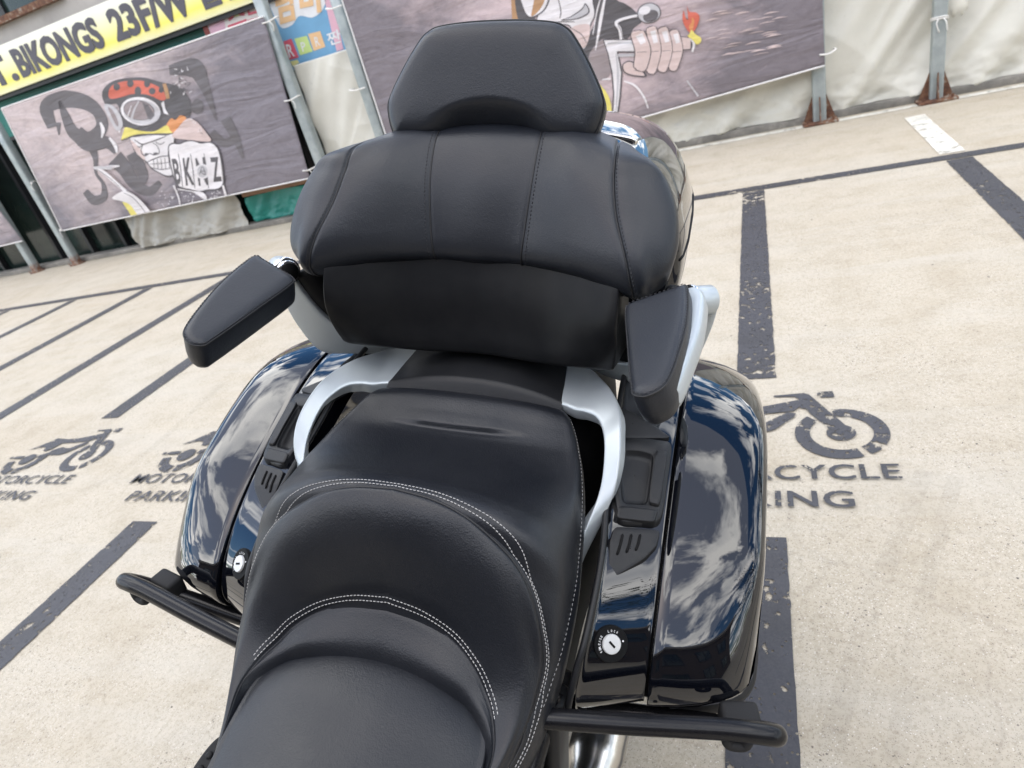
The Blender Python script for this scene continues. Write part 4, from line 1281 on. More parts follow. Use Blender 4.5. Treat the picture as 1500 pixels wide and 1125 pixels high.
# ---- middle bridge panel behind the seat
V = []
for i in range(24):
    for j in range(40):
        u, v = i / 23, j / 39 * 2 - 1
        xw = .140 + (.124 - .140) * u
        x = v * (xw + .006)
        y = .785 + (.905 - .785) * u - .004 * v * v
        z = 1.006 + .016 * u + .022 * (1 - abs(v) ** 2.2) - .02 * max(0, .12 - u) / .12
        V.append((x, y, z))
mesh('bridge_panel', V, grid_faces(24, 40), M['plastic'], BIKE)
hb = MB()
hb.tube(spl([(-.05, .875, 1.046), (-.045, .878, 1.052), (.045, .878, 1.052), (.05, .875, 1.046)], 20), .004, 8)
hb.build('strap_loop', M['piping'], BIKE, True)

# ---- backrest
def cols_to_grid(cols, nu, nv):
    half = np.array(cols)                                            # (columns, rows, 3)
    full = np.concatenate([mir(half[1:])[::-1], half])
    return dense_grid(full, nu, nv), len(half) - 1
c0 = [(0, .905, 1.186), (0, .882, 1.186), (0, .868, 1.206), (0, .876, 1.245), (0, .902, 1.305), (0, .938, 1.350), (0, .968, 1.366), (0, 1.01, 1.368)]
c1 = [(.068, .902, 1.188), (.068, .879, 1.188), (.069, .864, 1.208), (.073, .874, 1.247), (.078, .900, 1.305), (.080, .935, 1.349), (.080, .965, 1.365), (.080, 1.01, 1.366)]
c2 = [(.152, .885, 1.192), (.152, .846, 1.192), (.155, .826, 1.212), (.152, .834, 1.245), (.146, .868, 1.308), (.142, .908, 1.347), (.14, .945, 1.361), (.14, 1.0, 1.358)]
c3 = [(.238, .86, 1.178), (.240, .815, 1.178), (.2385, .790, 1.204), (.227, .799, 1.243), (.208, .836, 1.288), (.199, .868, 1.324), (.196, .900, 1.349), (.19, .97, 1.350)]
c4 = [(.262, .87, 1.183), (.266, .827, 1.184), (.264, .803, 1.212), (.259, .813, 1.247), (.249, .843, 1.287), (.236, .872, 1.321), (.224, .896, 1.343), (.21, .955, 1.344)]
c5 = [(.272, .885, 1.192), (.280, .845, 1.196), (.2865, .831, 1.222), (.290, .846, 1.250), (.283, .868, 1.284), (.267, .890, 1.315), (.245, .905, 1.337), (.215, .96, 1.336)]
c6 = [(.262, .92, 1.195), (.268, .90, 1.200), (.272, .905, 1.224), (.274, .915, 1.252), (.268, .925, 1.285), (.252, .935, 1.312), (.232, .945, 1.326), (.205, .97, 1.325)]
GB_, nc = cols_to_grid([c0, c1, c2, c3, c4, c5, c6], 260, 110)
ui = np.abs(np.linspace(-nc, nc, 260))[:, None]
gn = grid_normals(GB_)
if gn[130, 50][1] > 0: gn = -gn
puff = np.zeros((260, 1))
for a_, b_, h_ in ((1, 3, .0035), (3, 5, .002)):
    t_ = (ui - a_) / (b_ - a_)
    puff += np.where((t_ > 0) & (t_ < 1), h_ * np.sin(np.clip(t_, 0, 1) * math.pi) ** .8, 0)
puff += np.where(ui < 1, .002 * np.cos(np.clip(ui, 0, 1) * math.pi / 2) ** 2, 0)
groove = -.0020 * np.exp(-((ui - 1) / .035) ** 2) - .0034 * np.exp(-((ui - 3) / .06) ** 2)
fade = np.clip((np.arange(110) - 22) / 24, 0, 1)[None, :]
GB_ = GB_ + gn * ((puff + groove) * fade)[..., None]
back = mesh('backrest', GB_.reshape(-1, 3), grid_faces(260, 110), M['leather_back'], BIKE)
ub = np.linspace(-nc, nc, 260)
def near(u): return int(np.argmin(abs(ub - u)))
for u in (-3, -1, 1, 3):
    P = GB_[near(u), 10:104]
    N_ = gn[near(u), 10:104]
    pb = MB(); pb.tube(P + N_ * .0006, .0013, 6); pb.build('seam', M['piping'], back, True)
    k = near(u + (.07 if abs(u) == 1 else .10) * (1 if u > 0 else -1))
    Q = GB_[k, 10:104] + gn[k, 10:104] * .0004
    dashes(Q, .0034, .0022, .00065).build('stitching', M['thread_black'], back, True)
# smooth moulded panel under the backrest cushion
c0 = [(0, .868, 1.200), (0, .866, 1.185), (0, .858, 1.14), (0, .846, 1.10), (0, .836, 1.066), (0, .842, 1.052), (0, .88, 1.046)]
c1 = [(.10, .852, 1.200), (.10, .849, 1.185), (.10, .841, 1.14), (.10, .830, 1.10), (.10, .822, 1.070), (.10, .828, 1.055), (.10, .87, 1.048)]
c2 = [(.17, .822, 1.205), (.17, .815, 1.19), (.17, .806, 1.145), (.17, .800, 1.110), (.17, .800, 1.081), (.17, .808, 1.066), (.168, .85, 1.060)]
c3 = [(.212, .795, 1.205), (.213, .788, 1.19), (.214, .784, 1.15), (.215, .788, 1.115), (.212, .799, 1.081), (.209, .810, 1.066), (.205, .85, 1.060)]
c4 = [(.222, .80, 1.205), (.224, .795, 1.19), (.2245, .795, 1.15), (.224, .80, 1.115), (.2215, .812, 1.081), (.218, .822, 1.067), (.212, .86, 1.061)]
c5 = [(.225, .86, 1.2), (.227, .86, 1.19), (.228, .86, 1.15), (.229, .865, 1.11), (.228, .872, 1.078), (.222, .88, 1.066), (.21, .90, 1.062)]
for c_ in (c0, c1, c2, c3, c4):
    c_[0] = (c_[0][0], c_[0][1] + .018, c_[0][2] + .012); c_[1] = (c_[1][0], c_[1][1] + .010, c_[1][2])
GL, _ = cols_to_grid([c0, c1, c2, c3, c4, c5], 150, 60)
lower = mesh('lower_panel', GL.reshape(-1, 3), grid_faces(150, 60), M['panel'], BIKE)

# ---- headrest
hout = [(0, .010), (.05, .010), (.10, .003), (.142, -.001), (.157, .010), (.166, .040), (.163, .062), (.140, .105), (.116, .140), (.102, .152), (.085, .158), (.045, .162), (0, .163)]
hout = [(-x, y) for x, y in hout[::-1]][1:] + hout[1:-1] if False else hout + [(-x, y) for x, y in hout[-2:0:-1]]
en = np.array([0, -.932, .361]); ey = np.array([0, .361, .932])
def hscoop(x, y, inner):
    t = max(0.0, min(1.0, (.106 - abs(x)) / .064))
    d = t * t * (3 - 2 * t)
    y0 = .030 + .030 * max(0.0, 1 - (x / .10) ** 2)
    e = max(0.0, min(1.0, (y0 - y) / .050))
    e = e * e * (3 - 2 * e)
    return -.034 * d * e
V, Fs = slab(hout, np.array([0, .962, 1.349]), EX, ey, en, [(.012, -.032), (.004, -.030), (0, -.022), (-.0006, -.004), (.0004, .004), (.0008, .0055)], hf=hscoop, cap=48, n=260, osm=2, padf=lambda d: .0175 * (1 - math.exp(-(d / .011))) ** .8)
head = mesh('headrest', V, Fs, M['leather_back'], BIKE)
O_ = spl(np.array(hout), 260, True)
P = np.array([np.array([0, .962, 1.349]) + EX * x * 1.001 + ey * (.08 + (y - .08) * 1.002) + en * (.004 + hscoop(x, y, False)) for x, y in O_])
tube('piping', P, .0016, M['piping'], head, 8, True)
P2 = np.array([np.array([0, .962, 1.349]) + EX * x * 1.003 + ey * (.08 + (y - .08) * 1.004) + en * (-.002 + hscoop(x, y, False)) for x, y in O_])
dashes(np.concatenate([P2, P2[:1]]), .0034, .0022, .0007).build('stitching', M['thread_black'], head, True)
for s in (1, -1):
    hb = MB(); hb.tube([(s * .05, .985, 1.34), (s * .05, 1.0, 1.40)], .008, 10)
    hb.build('headrest_bracket', M['dark'], BIKE, True)

# ---- top case behind the backrest
tout = [(0, 1.345), (.10, 1.341), (.17, 1.331), (.22, 1.310), (.255, 1.275), (.281, 1.225), (.292, 1.18), (.287, 1.11), (.268, 1.06), (.22, 1.045), (.1, 1.04)]
tout = tout + [(-x, y) for x, y in tout[:0:-1]]
V, Fs = slab(tout, np.array([0, .96, 0]), EX, EZ, EYv, [(.02, 0.0), (.006, .004), (0, .02), (-.004, .08), (-.004, .20), (0, .30), (.008, .36), (.022, .40), (.045, .425), (.08, .435)], cap=5, n=200)
tcase = mesh('top_case', V, Fs, M['gloss'], BIKE)
# lid joint, running round the shell, and the bright rails on the lid
O_ = spl(np.array(tout), 200, True)
P = [(x, 1.085, z) for x, z in O_ * [1.016, 1] + [0, 0]]
P = [(x * 1.002, .96 + .07 + .33 * 0 + i * 0, z) for i, (x, y_, z) in enumerate(P)]
for s in (1, -1):
    jl = MB()
    Q = []
    for yy in np.linspace(.965, 1.34, 40):
        Q.append((s * (.2955 - .0000), yy, 1.178 + .05 * (yy - .965)))
    bvt = bvh_of(tcase)
    Q = snap(np.array(Q), bvt, .0002)
    jl.tube(Q, .0022, 6)
    jl.build('lid_joint', M['dark'], tcase, True)
mb = MB()
Q = spl([(-.200, 1.075, 1.322), (-.190, 1.075, 1.332), (-.10, 1.07, 1.345), (0, 1.068, 1.349), (.10, 1.07, 1.345), (.190, 1.075, 1.332), (.200, 1.075, 1.322)], 60)
V, Fs = tube_data(Q, .0045, 14)
mb.add([(v[0], 1.072 + (v[1] - 1.072) * 1.7, v[2]) for v in V], Fs)
mb.build('lid_trim', M['steel'], tcase, True)
mb = MB(); mb.box((0, 1.15, 1.02), (.30, .36, .04)); bevel(mb.build('case_rack', M['plastic'], BIKE), .01)

# ---- grab rails
def ribbon_solid(outer, inner, thick, n=90, seg=48, ref=(0, 0, 1)):
    o_, i_ = spl(outer, n), spl(inner, n)
    c = (o_ + i_) / 2
    T = np.gradient(c, axis=0); T /= np.linalg.norm(T, axis=1, keepdims=True)
    V = []
    tk = np.interp(np.linspace(0, 1, n), np.linspace(0, 1, len(thick)), thick)
    for k in range(n):
        w = (o_[k] - i_[k]) / 2
        nn = np.cross(T[k], w); nn /= np.linalg.norm(nn)
        if nn @ np.array(ref) < 0: nn = -nn
        for a in range(seg):
            th = 2 * math.pi * a / seg
            cx, sy = math.cos(th), math.sin(th)
            cx = np.sign(cx) * abs(cx) ** .22
            sy = np.sign(sy) * abs(sy) ** .26
            V.append(c[k] + w * cx + nn * tk[k] * (sy - 1) * .5)
    Fs = grid_faces(n, seg, False, True) + [tuple(range(seg)), tuple((n - 1) * seg + a for a in range(seg))]
    return V, Fs
r_out = [(.122, .896, 1.020), (.145, .893, 1.020), (.168, .885, 1.023), (.190, .850, 1.030), (.212, .815, 1.033), (.231, .777, 1.029), (.240, .735, 1.021), (.2455, .69, .999), (.2445, .66, .969), (.234, .640, .931), (.217, .612, .892), (.205, .58, .855)]
r_in = [(.140, .796, 1.008), (.152, .79, 1.010), (.166, .782, 1.011), (.182, .775, 1.014), (.198, .765, 1.015), (.210, .748, 1.012), (.220, .718, 1.003), (.2245, .684, .982), (.2235, .657, .962), (.2145, .620, .932), (.201, .588, .892), (.191, .558, .855)]
for s in (1, -1):
    V, Fs = ribbon_solid(r_out, r_in, [.018, .024, .024, .019, .015, .014, .014])
    mesh('grab_rail', fl(V, s), Fs, M['silver'], BIKE)

# ---- armrests with their silver arms
pin_tip = np.array([.264, .588, 1.188]); pout_tip = np.array([.302, .588, 1.187]); prear_out = np.array([.308, .763, 1.222]); prear_in = np.array([.240, .752, 1.196])
for s in (1, -1):
    arm = bpy.data.objects.new('armrest', None); COL.objects.link(arm); arm.parent = BIKE
    arm.empty_display_size = .05
    org = (pin_tip + prear_out) / 2
    ey_ = prear_out - pout_tip; ey_ /= np.linalg.norm(ey_)
    ex_ = (prear_out - prear_in); ex_ -= ey_ * (ex_ @ ey_); ex_ /= np.linalg.norm(ex_)
    en_ = np.cross(ex_, ey_)
    loc = lambda p: ((np.array(p) - org) @ ex_, (np.array(p) - org) @ ey_)
    pts = [(.263, .592, 1.188), (.268, .579, 1.184), (.283, .574, 1.183), (.300, .584, 1.186), (.308, .605, 1.189), (.314, .65, 1.198), (.3165, .690, 1.206), (.314, .735, 1.216), (.308, .764, 1.222), (.294, .762, 1.219), (.266, .757, 1.207), (.242, .751, 1.197), (.240, .735, 1.194), (.248, .68, 1.192), (.256, .63, 1.190)]
    out2 = [loc(p) for p in pts]
    V, Fs = slab(out2, org, ex_, ey_, en_, [(.010, -.050), (.003, -.048), (0, -.042), (-.0012, -.03), (-.001, -.012), (0, -.005), (.0008, -.0030)], cap=36, n=200, smooth_n=2, osm=2, padf=lambda d: .0052 * (1 - math.exp(-(d / .0042))))
    pad = mesh('pad', fl(V, s), Fs, M['leather_back'], arm)
    O_ = spl(np.array(out2), 160, True)
    P = np.array([org + ex_ * x + ey_ * y + en_ * -.0042 for x, y in O_])
    tube('piping', fl(P, s), .0013, M['piping'], pad, 6, True)
    P = np.array([org + ex_ * x * .985 + ey_ * y * .985 + en_ * -.0008 for x, y in O_])
    dashes(fl(np.concatenate([P, P[:1]]), s), .0034, .0022, .0006).build('stitching', M['thread_black'], pad, True)
    # silver tray that carries the pad
    pts2 = [(.285, .60, 1.178), (.300, .592, 1.178), (.312, .605, 1.182), (.322, .65, 1.19), (.330, .70, 1.200), (.333, .75, 1.205), (.332, .775, 1.202), (.327, .790, 1.19), (.316, .790, 1.18), (.304, .775, 1.19), (.290, .73, 1.19), (.280, .67, 1.18)]
    out3 = [loc(p) for p in pts2]
    V, Fs = slab(out3, org - en_ * .018, ex_, ey_, en_, [(.012, -.034), (.003, -.030), (0, -.022), (0, -.006), (.003, -.001), (.008, .0)], cap=4, n=120)
    mesh('tray', fl(V, s), Fs, M['silver'], arm)
    # knuckle: chrome rings round a black button, facing the seat
    k0 = np.array([.322, .838, 1.172]); ax = np.array([-.82, -.55, .12]); ax /= np.linalg.norm(ax)
    for nm, segs, mm in (('pivot', [(-.022, .019), (-.020, .0205), (.006, .0205), (.008, .020)], 'silver'), ('pivot_ring', [(.0085, .0225), (.012, .0225), (.014, .021), (.0145, .018), (.018, .018), (.0195, .0165)], 'chrome'), ('pivot_button', [(.0196, .0150), (.0235, .0145), (.026, .010), (.027, .003)], 'dark')):
        V, Fs = tube_data(np.array([k0 + ax * a for a, _ in segs]), [r_ for _, r_ in segs], 28)
        o = sharpen(mesh(nm, fl(V, s), Fs, M[mm], arm), 50)
    # upright, sweeping from the rail up to the knuckle
    o3 = [(.150, .925, 1.000), (.20, .89, 1.003), (.251, .864, 1.010), (.296, .847, 1.020), (.326, .842, 1.067), (.342, .841, 1.116), (.349, .842, 1.155), (.347, .845, 1.178)]
    i3 = [(.150, .935, 1.030), (.189, .895, 1.034), (.236, .870, 1.048), (.274, .852, 1.085), (.300, .843, 1.132), (.309, .842, 1.155), (.312, .843, 1.168), (.314, .846, 1.178)]
    V, Fs = ribbon_solid(o3, i3, [.022, .024, .024, .024, .026, .026], ref=(0, -1, .3))
    mesh('arm', fl(V, s), Fs, M['silver'], arm)
    lk = MB(); lk.tube(spl([(.300, .868, 1.165), (.278, .872, 1.12), (.250, .885, 1.075), (.225, .91, 1.03)], 20), .024, 12)
    lk.V = list(fl(lk.V, s)); lk.build('arm_cover', M['dark'], arm, True)

# ---- side cases
cyz = [(.494, .794), (.512, .823), (.540, .853), (.611, .901), (.70, .941), (.795, .974), (.872, .990), (.96, .987), (1.06, .962), (1.15, .91), (1.21, .83), (1.20, .70), (1.14, .56), (1.04, .48), (.90, .46), (.78, .49), (.68, .57), (.60, .655), (.545, .712), (.505, .757)]
def kcase(y, z):
    # the nose of the case tapers in plan, the top only rolls over
    t = max(0, min(1, (.66 - y) / .16))
    low = max(0, min(1, (.80 - z) / .2))
    rr_ = max(0, min(1, (y - .78) / .34)); rr_ = rr_ * rr_ * (3 - 2 * rr_)
    t = t * t * (3 - 2 * t)
    return 1 + 1.7 * t * (1 - .35 * low) + .3 * low + 1.5 * rr_
rings_case = [(.03, .22), (.002, .24), (.016, .3170), (.003, .3170), (.0005, .3176), (0, .3195), (.0008, .332), (.0024, .355), (.0048, .380), (.0080, .402), (.0112, .418), (.0145, .429), (.0185, .437), (.026, .443), (.042, .4465), (.065, .448), (.09, .4485)]
for s in (1, -1):
    V, Fs = slab(cyz, np.zeros(3), EYv, EZ, EX, rings_case[2:], kf=kcase, cap=8, n=300, osm=14)
    case = mesh('side_case', fl(V, s), Fs, M['gloss'], BIKE)
    # rubber rubbing strip round the lower outer corner
    bvc = bvh_of(case)
    Q = snap(fl(spl([(.345, .520, .728), (.385, .530, .722), (.418, .56, .718), (.438, .62, .715), (.447, .72, .71), (.449, .85, .70), (.447, 1.0, .70)], 60), s), bvc, .001)
    sm_ = MB()
    V, Fs = tube_data(Q, .014, 12)
    sm_.add(V, Fs)
    sm_.build('rubbing_strip', M['rubber'], case, True)
    # thin lid joint down the outer face
    Q = snap(fl(spl([(.448, .70, .83), (.448, .71, .75), (.448, .725, .68)], 20), s), bvc, .0002)
    mb = MB(); mb.tube(Q, .0014, 6); mb.build('lid_joint', M['dark'], case, True)

# ---- fixed fairing between the seat and each case (carries the lock), and the matte tray on it
def zseam(y):
    Y = [p[0] for p in cyz[:9]]; Z = [p[1] for p in cyz[:9]]
    return float(np.interp(y, Y, Z))
prof = [(1.0, .975), (.94, .989), (.872, .990), (.795, .974), (.70, .941), (.611, .901), (.540, .853), (.512, .823), (.492, .794), (.488, .775), (.500, .752), (.520, .735), (.54, .728)]
def fair_in(y, z):   # inner edge X
    return float(np.interp(y, [.44, .48, .52, .56, .60, .70, .9, 1.0], [.222, .226, .236, .243, .243, .232, .225, .22]))
rows = []
for y, z in prof:
    xi = fair_in(y, z)
    r_ = []
    for q in (0, .012, .05, .3, .6, .9, .99, 1.0):
        x = .3145 + (xi - .3145) * q
        dz = .30 * (.3145 - x) * min(1, max(0, (z - .735) / .08))
        dyy = -.42 * (.3145 - x) * (1 if z < .86 else max(0, 1 - (z - .86) / .06))
        r_.append([x, y + dyy, z + dz])
    r_[0][2] -= .014 if z > .80 else 0
    r_[0][1] += .012 if z < .83 else 0
    r_[1][2] -= .0015 if z > .80 else 0
    r_[7][2] -= .04; r_[7][1] += .01
    rows.append(r_)
rows = np.array(rows)
rs_ = np.array([arc_resample(spl(rows[:, j], 200), 60) for j in range(rows.shape[1])]).transpose(1, 0, 2)
for _ in range(10): rs_[1:-1] = (rs_[:-2] + 2 * rs_[1:-1] + rs_[2:]) / 4
GF = dense_grid(rs_, 160, 70)
for _ in range(160): GF[1:-1] = (GF[:-2] + 2 * GF[1:-1] + GF[2:]) / 4
def fair_z(x, y):
    return zseam(y) + .30 * (.3145 - x)
for s in (1, -1):
    fair = mesh('side_fairing', fl(GF.reshape(-1, 3), s), grid_faces(160, 70), M['gloss'], BIKE)
    bvf = bvh_of(fair)
    Q = GF[6:-6, 3].copy(); Q[:, 0] = .3154; Q[:, 2] -= .0006
    tube('seam_gap_shade', fl(Q, s), .0015, M['dark'], fair, 8)  # added dark bead: stands for the shaded seam gap, covers its bright edge
    # matte trim bead along the inner edge
    P = np.array([(fair_in(y, z) - .001, y - (.42 * (.3145 - fair_in(y, z)) * (1 if z < .86 else max(0, 1 - (z - .86) / .06))), z + .3 * (.3145 - fair_in(y, z)) * min(1, max(0, (z - .735) / .08))) for y, z in prof])
    tube('edge_trim', fl(spl(P, 90), s), .0045, M['plastic'], fair, 10)
    # lock: escutcheon, barrel, key slot, legend
    c = snap(fl([(.266, .516, .853)], s), bvf, .0)[0]
    cc, nn, _, _ = bvf.find_nearest(Vector(c))
    nn = np.array(nn)
    if nn[2] < 0: nn = -nn
    a_ = np.cross(nn, EYv); a_ /= np.linalg.norm(a_); b_ = np.cross(nn, a_)
    lock = mesh('lock', *[f_ for f_ in tube_data(np.array([c + nn * h for h in (-.01, .0015, .0025, .0025)]), [.0222, .0222, .0214, .0150], 40)], M['dark'], fair)
    sharpen(lock)
    V, Fs = tube_data(np.array([c + nn * h for h in (.0, .0045, .0056, .0058)]), [.0120, .0120, .0112, .007], 36)
    sharpen(mesh('barrel', V, Fs, M['lockface'], lock))
    R3 = np.stack([a_, b_, nn], 1)
    ka = math.radians(-14)
    R3k = R3 @ np.array([[math.cos(ka), -math.sin(ka), 0], [math.sin(ka), math.cos(ka), 0], [0, 0, 1]])
    mb = MB(); mb.box(c + nn * .0060, (.0098, .0027, .0008), R3=R3k); mb.build('key_slot', M['dark'], lock)
    # legend round the barrel
    lg = MB()
    for word, a0, a1 in (('LOCK', 112, 68), ('RELEASE', 222, 152)):
        for k, ch in enumerate(word):
            aa = math.radians(a0 + (a1 - a0) * k / (len(word) - 1))
            V, Fs, asp = text_mesh(ch, .01, 2)
            for v in [None]:
                hh = .0032
                tu = np.array([math.sin(aa), -math.cos(aa)]); ru = np.array([math.cos(aa), math.sin(aa)])
                pp = ru * .0172
                LV = []
                for u, w in V:
                    q = pp + tu * (u - .5) * hh * .62 + ru * (w - .5) * hh
                    LV.append(c + (EX - nn * (EX @ nn)) * q[0] + np.cross(nn, EX) * q[1] + nn * .0030)
                lg.add(LV, Fs)
    for aa in (20, 206):
        q = np.array([math.cos(math.radians(aa)), math.sin(math.radians(aa))]) * .0172
        p = c + (EX - nn * (EX @ nn)) * q[0] + np.cross(nn, EX) * q[1] + nn * .0028
        lg.tube([p, p + nn * .0004], .0011, 8)
    lg.build('lettering', M['legend'], lock)
    # matte tray: corner cap, pocket with latch, vented foot
    tray = bpy.data.objects.new('luggage_latch', None); COL.objects.link(tray); tray.parent = BIKE; tray.empty_display_size = .05
    def plate(name, pts, m, lift=.004, th=.012, inset=.003, n=None, nseg=90):
        pts = np.array(pts, float)
        cx, cy = pts.mean(0)
        t0 = np.array([0, 1, (fair_z(cx, cy + .02) - fair_z(cx, cy - .02)) / .04]); t0 /= np.linalg.norm(t0)
        e0 = np.array([1, 0, -.30]); e0 -= t0 * (e0 @ t0); e0 /= np.linalg.norm(e0)
        n0 = np.cross(e0, t0)
        V, Fs = [], []
        # dense outline with crisp corners, draped on the fairing surface
        O = []
        for i in range(len(pts)):
            a, b_2 = pts[i], pts[(i + 1) % len(pts)]
            for k in range(10):
                t = k / 10
                O.append(a + (b_2 - a) * t)
        O = np.array(O)
        for _ in range(3): O = (np.roll(O, 1, 0) + 2 * O + np.roll(O, -1, 0)) / 4
        nO = len(O)
        cen = O.mean(0)
        for sc_, dz in ((1, -th), (1, -inset * .4), (.992, -inset * .1), (.97, 0), (.75, 0), (.5, 0), (.25, 0), (.02, 0)):
            for p in O:
                q = cen + (p - cen) * sc_
                V.append((q[0], q[1], fair_z(q[0], q[1]) + lift + dz))
        Fs = grid_faces(8, nO, False, True)
        return mesh(name, fl(V, s), Fs, m, tray)
    plate('corner_cap', [(.200, .775), (.222, .800), (.245, .805), (.306, .786), (.300, .7805), (.236, .753)], M['plastic'], .007)
    def loop(pts, k=10):
        pts = np.array(pts, float)
        O = np.array([pts[i] + (pts[(i + 1) % len(pts)] - pts[i]) * t / k for i in range(len(pts)) for t in range(k)])
        for _ in range(3): O = (np.roll(O, 1, 0) + 2 * O + np.roll(O, -1, 0)) / 4
        return O
    Oo = loop([(.232, .748), (.270, .765), (.311, .776), (.3095, .656), (.256, .636), (.240, .68)])
    Oi = loop([(.248, .735), (.268, .742), (.287, .744), (.2885, .672), (.256, .662), (.245, .706)])
    V = []
    for P_, dz in ((Oo, -.002), (Oo, .0095), (Oo + (Oo.mean(0) - Oo) * .03, .011), (Oi + (Oi - Oi.mean(0)) * .05, .011), (Oi, .0098), (Oi, .0020), (Oi + (Oi.mean(0) - Oi) * .25, .0014), (Oi + (Oi.mean(0) - Oi) * .98, .0014)):
        V += [(q[0], q[1], fair_z(q[0], q[1]) + dz) for q in P_]
    mesh('pocket', fl(V, s), grid_faces(8, len(Oo), False, True), M['plastic'], tray)
    plate('latch_handle', [(.288, .747), (.306, .753), (.3045, .673), (.2895, .671)], M['plastic'], .0165, .02, .006)
    plate('latch_sill', [(.252, .654), (.303, .668), (.3005, .651), (.252, .638)], M['plastic'], .0140, .02, .006)
    v_ = plate('vent', [(.251, .632), (.309, .649), (.307, .629), (.294, .608), (.261, .578), (.252, .582), (.248, .61)], M['plastic'], .007)
    mb = MB()
    for k, x0 in enumerate((.2615, .2725, .2835)):
        P = spl([(x0 - .002, .600 + .006 * k, 0), (x0, .611 + .005 * k, 0), (x0 + .001, .626 + .004 * k, 0)], 14)
        P[:, 2] = [fair_z(p[0], p[1]) + .0075 for p in P]
        mb.tube(P, [.0006] + [.0019] * 12 + [.0006], 6)
    mb.V = list(fl(mb.V, s)); mb.build('slit', M['dark'], v_, True)

# ---- guard bars with foot blocks
for s in (1, -1):
    P = [(.12, .415, .800), (.20, .425, .812), (.30, .443, .814), (.40, .463, .815), (.440, .470, .813), (.463, .477, .806), (.4615, .492, .785), (.443, .505, .762), (.40, .512, .745), (.30, .515, .722), (.20, .52, .70), (.12, .53, .69)]
    gb = tube('guard_bar', fl(P, s), .0122, M['bar'], BIKE, 18, n=110)
    mb = MB(); mb.box((s * .428, .512, .765), (.046, .030, .040), R3=np.array([[math.cos(.2), -math.sin(.2) * s, 0], [math.sin(.2) * s, math.cos(.2), 0], [0, 0, 1]]))
    bevel(mb.build('foot_block', M['rubber'], gb), .006, 3)
    mb = MB()
    mb.tube(fl(spl([(.410, .462, .806), (.414, .460, .796), (.430, .463, .795), (.434, .465, .807)], 14), s), .007, 10)
    mb.build('clamp', M['rubber'], gb, True)

# ---- running gear under the bodywork
V = []
secs = [(-.30, .12, .30, .80), (-.1, .15, .28, .765), (.1, .165, .28, .735), (.3, .165, .30, .735), (.42, .17, .34, .78), (.55, .19, .42, .84), (.7, .20, .52, .93), (.85, .22, .60, .99), (1.0, .20, .72, .985), (1.2, .15, .80, .95), (1.3, .08, .84, .92)]
for y, w, z0, z1 in secs:
    sec = []
    for k in range(28):
        a = 2 * math.pi * k / 28
        c_, s_ = math.cos(a), math.sin(a)
        sec.append((w * np.sign(c_) * abs(c_) ** .5, y, (z0 + z1) / 2 + (z1 - z0) / 2 * np.sign(s_) * abs(s_) ** .5))
    V.append(sec)
GV = np.array([spl(np.array(V)[:, k], 80) for k in range(28)]).transpose(1, 0, 2)
mesh('bodywork', GV.reshape(-1, 3), grid_faces(80, 28, False, True) + [tuple(range(28)), tuple(79 * 28 + k for k in range(28))], M['dark'], BIKE)
whl = bpy.data.objects.new('rear_wheel', None); COL.objects.link(whl); whl.parent = BIKE; whl.location = (0, 1.02, .315); whl.empty_display_size = .1
V = []
for k in range(64):
    a = 2 * math.pi * k / 64
    for j in range(16):
        b2 = 2 * math.pi * j / 16
        r_ = .255 + .06 * math.cos(b2)
        V.append((.09 * np.sign(math.sin(b2)) * abs(math.sin(b2)) ** .8, r_ * math.cos(a), r_ * math.sin(a)))
mesh('tyre', V, grid_faces(64, 16, True, True), M['rubber'], whl)
mb = MB()
mb.tube([(-.06, 0, 0), (.06, 0, 0)], .06, 24)
for k in range(10):
    a = 2 * math.pi * k / 10
    mb.tube([(0, .04 * math.cos(a), .04 * math.sin(a)), (0, .20 * math.cos(a), .20 * math.sin(a))], .013, 8)
mb.tube(np.array([(0, .198 * math.cos(a), .198 * math.sin(a)) for a in np.linspace(0, 2 * math.pi, 48, endpoint=False)]), .014, 8, closed=True)
mb.build('rim', M['steel'], whl, True)
for s in (1, -1):
    V, Fs = tube_data(spl([(s * .19, .50, .34), (s * .225, .60, .33), (s * .235, .70, .33), (s * .25, 1.0, .37), (s * .255, 1.25, .40)], 50), [.026] * 8 + list(np.linspace(.028, .052, 14)) + [.052] * 28, 24)
    mesh('exhaust', V, Fs, M['steel'], BIKE)
# side frame behind the seat skirt, hose and bolts
for s in (1, -1):
    mb = MB()
    mb.tube(fl(spl([(.205, .47, .80), (.20, .43, .775), (.192, .38, .74), (.188, .30, .70), (.188, .15, .68)], 30), s), .013, 12)
    mb.build('frame_tube', M['bar'], BIKE, True)
    mb = MB()
    mb.tube(fl(spl([(.212, .50, .80), (.214, .47, .76), (.208, .45, .70), (.20, .44, .60), (.19, .42, .45)], 30), s), .009, 10)
    mb.build('hose', M['rubber'], BIKE, True)
    mb = MB()
    mb.box((s * .212, .455, .70), (.02, .06, .20)); bevel(mb.build('bracket', M['plastic'], BIKE), .006)
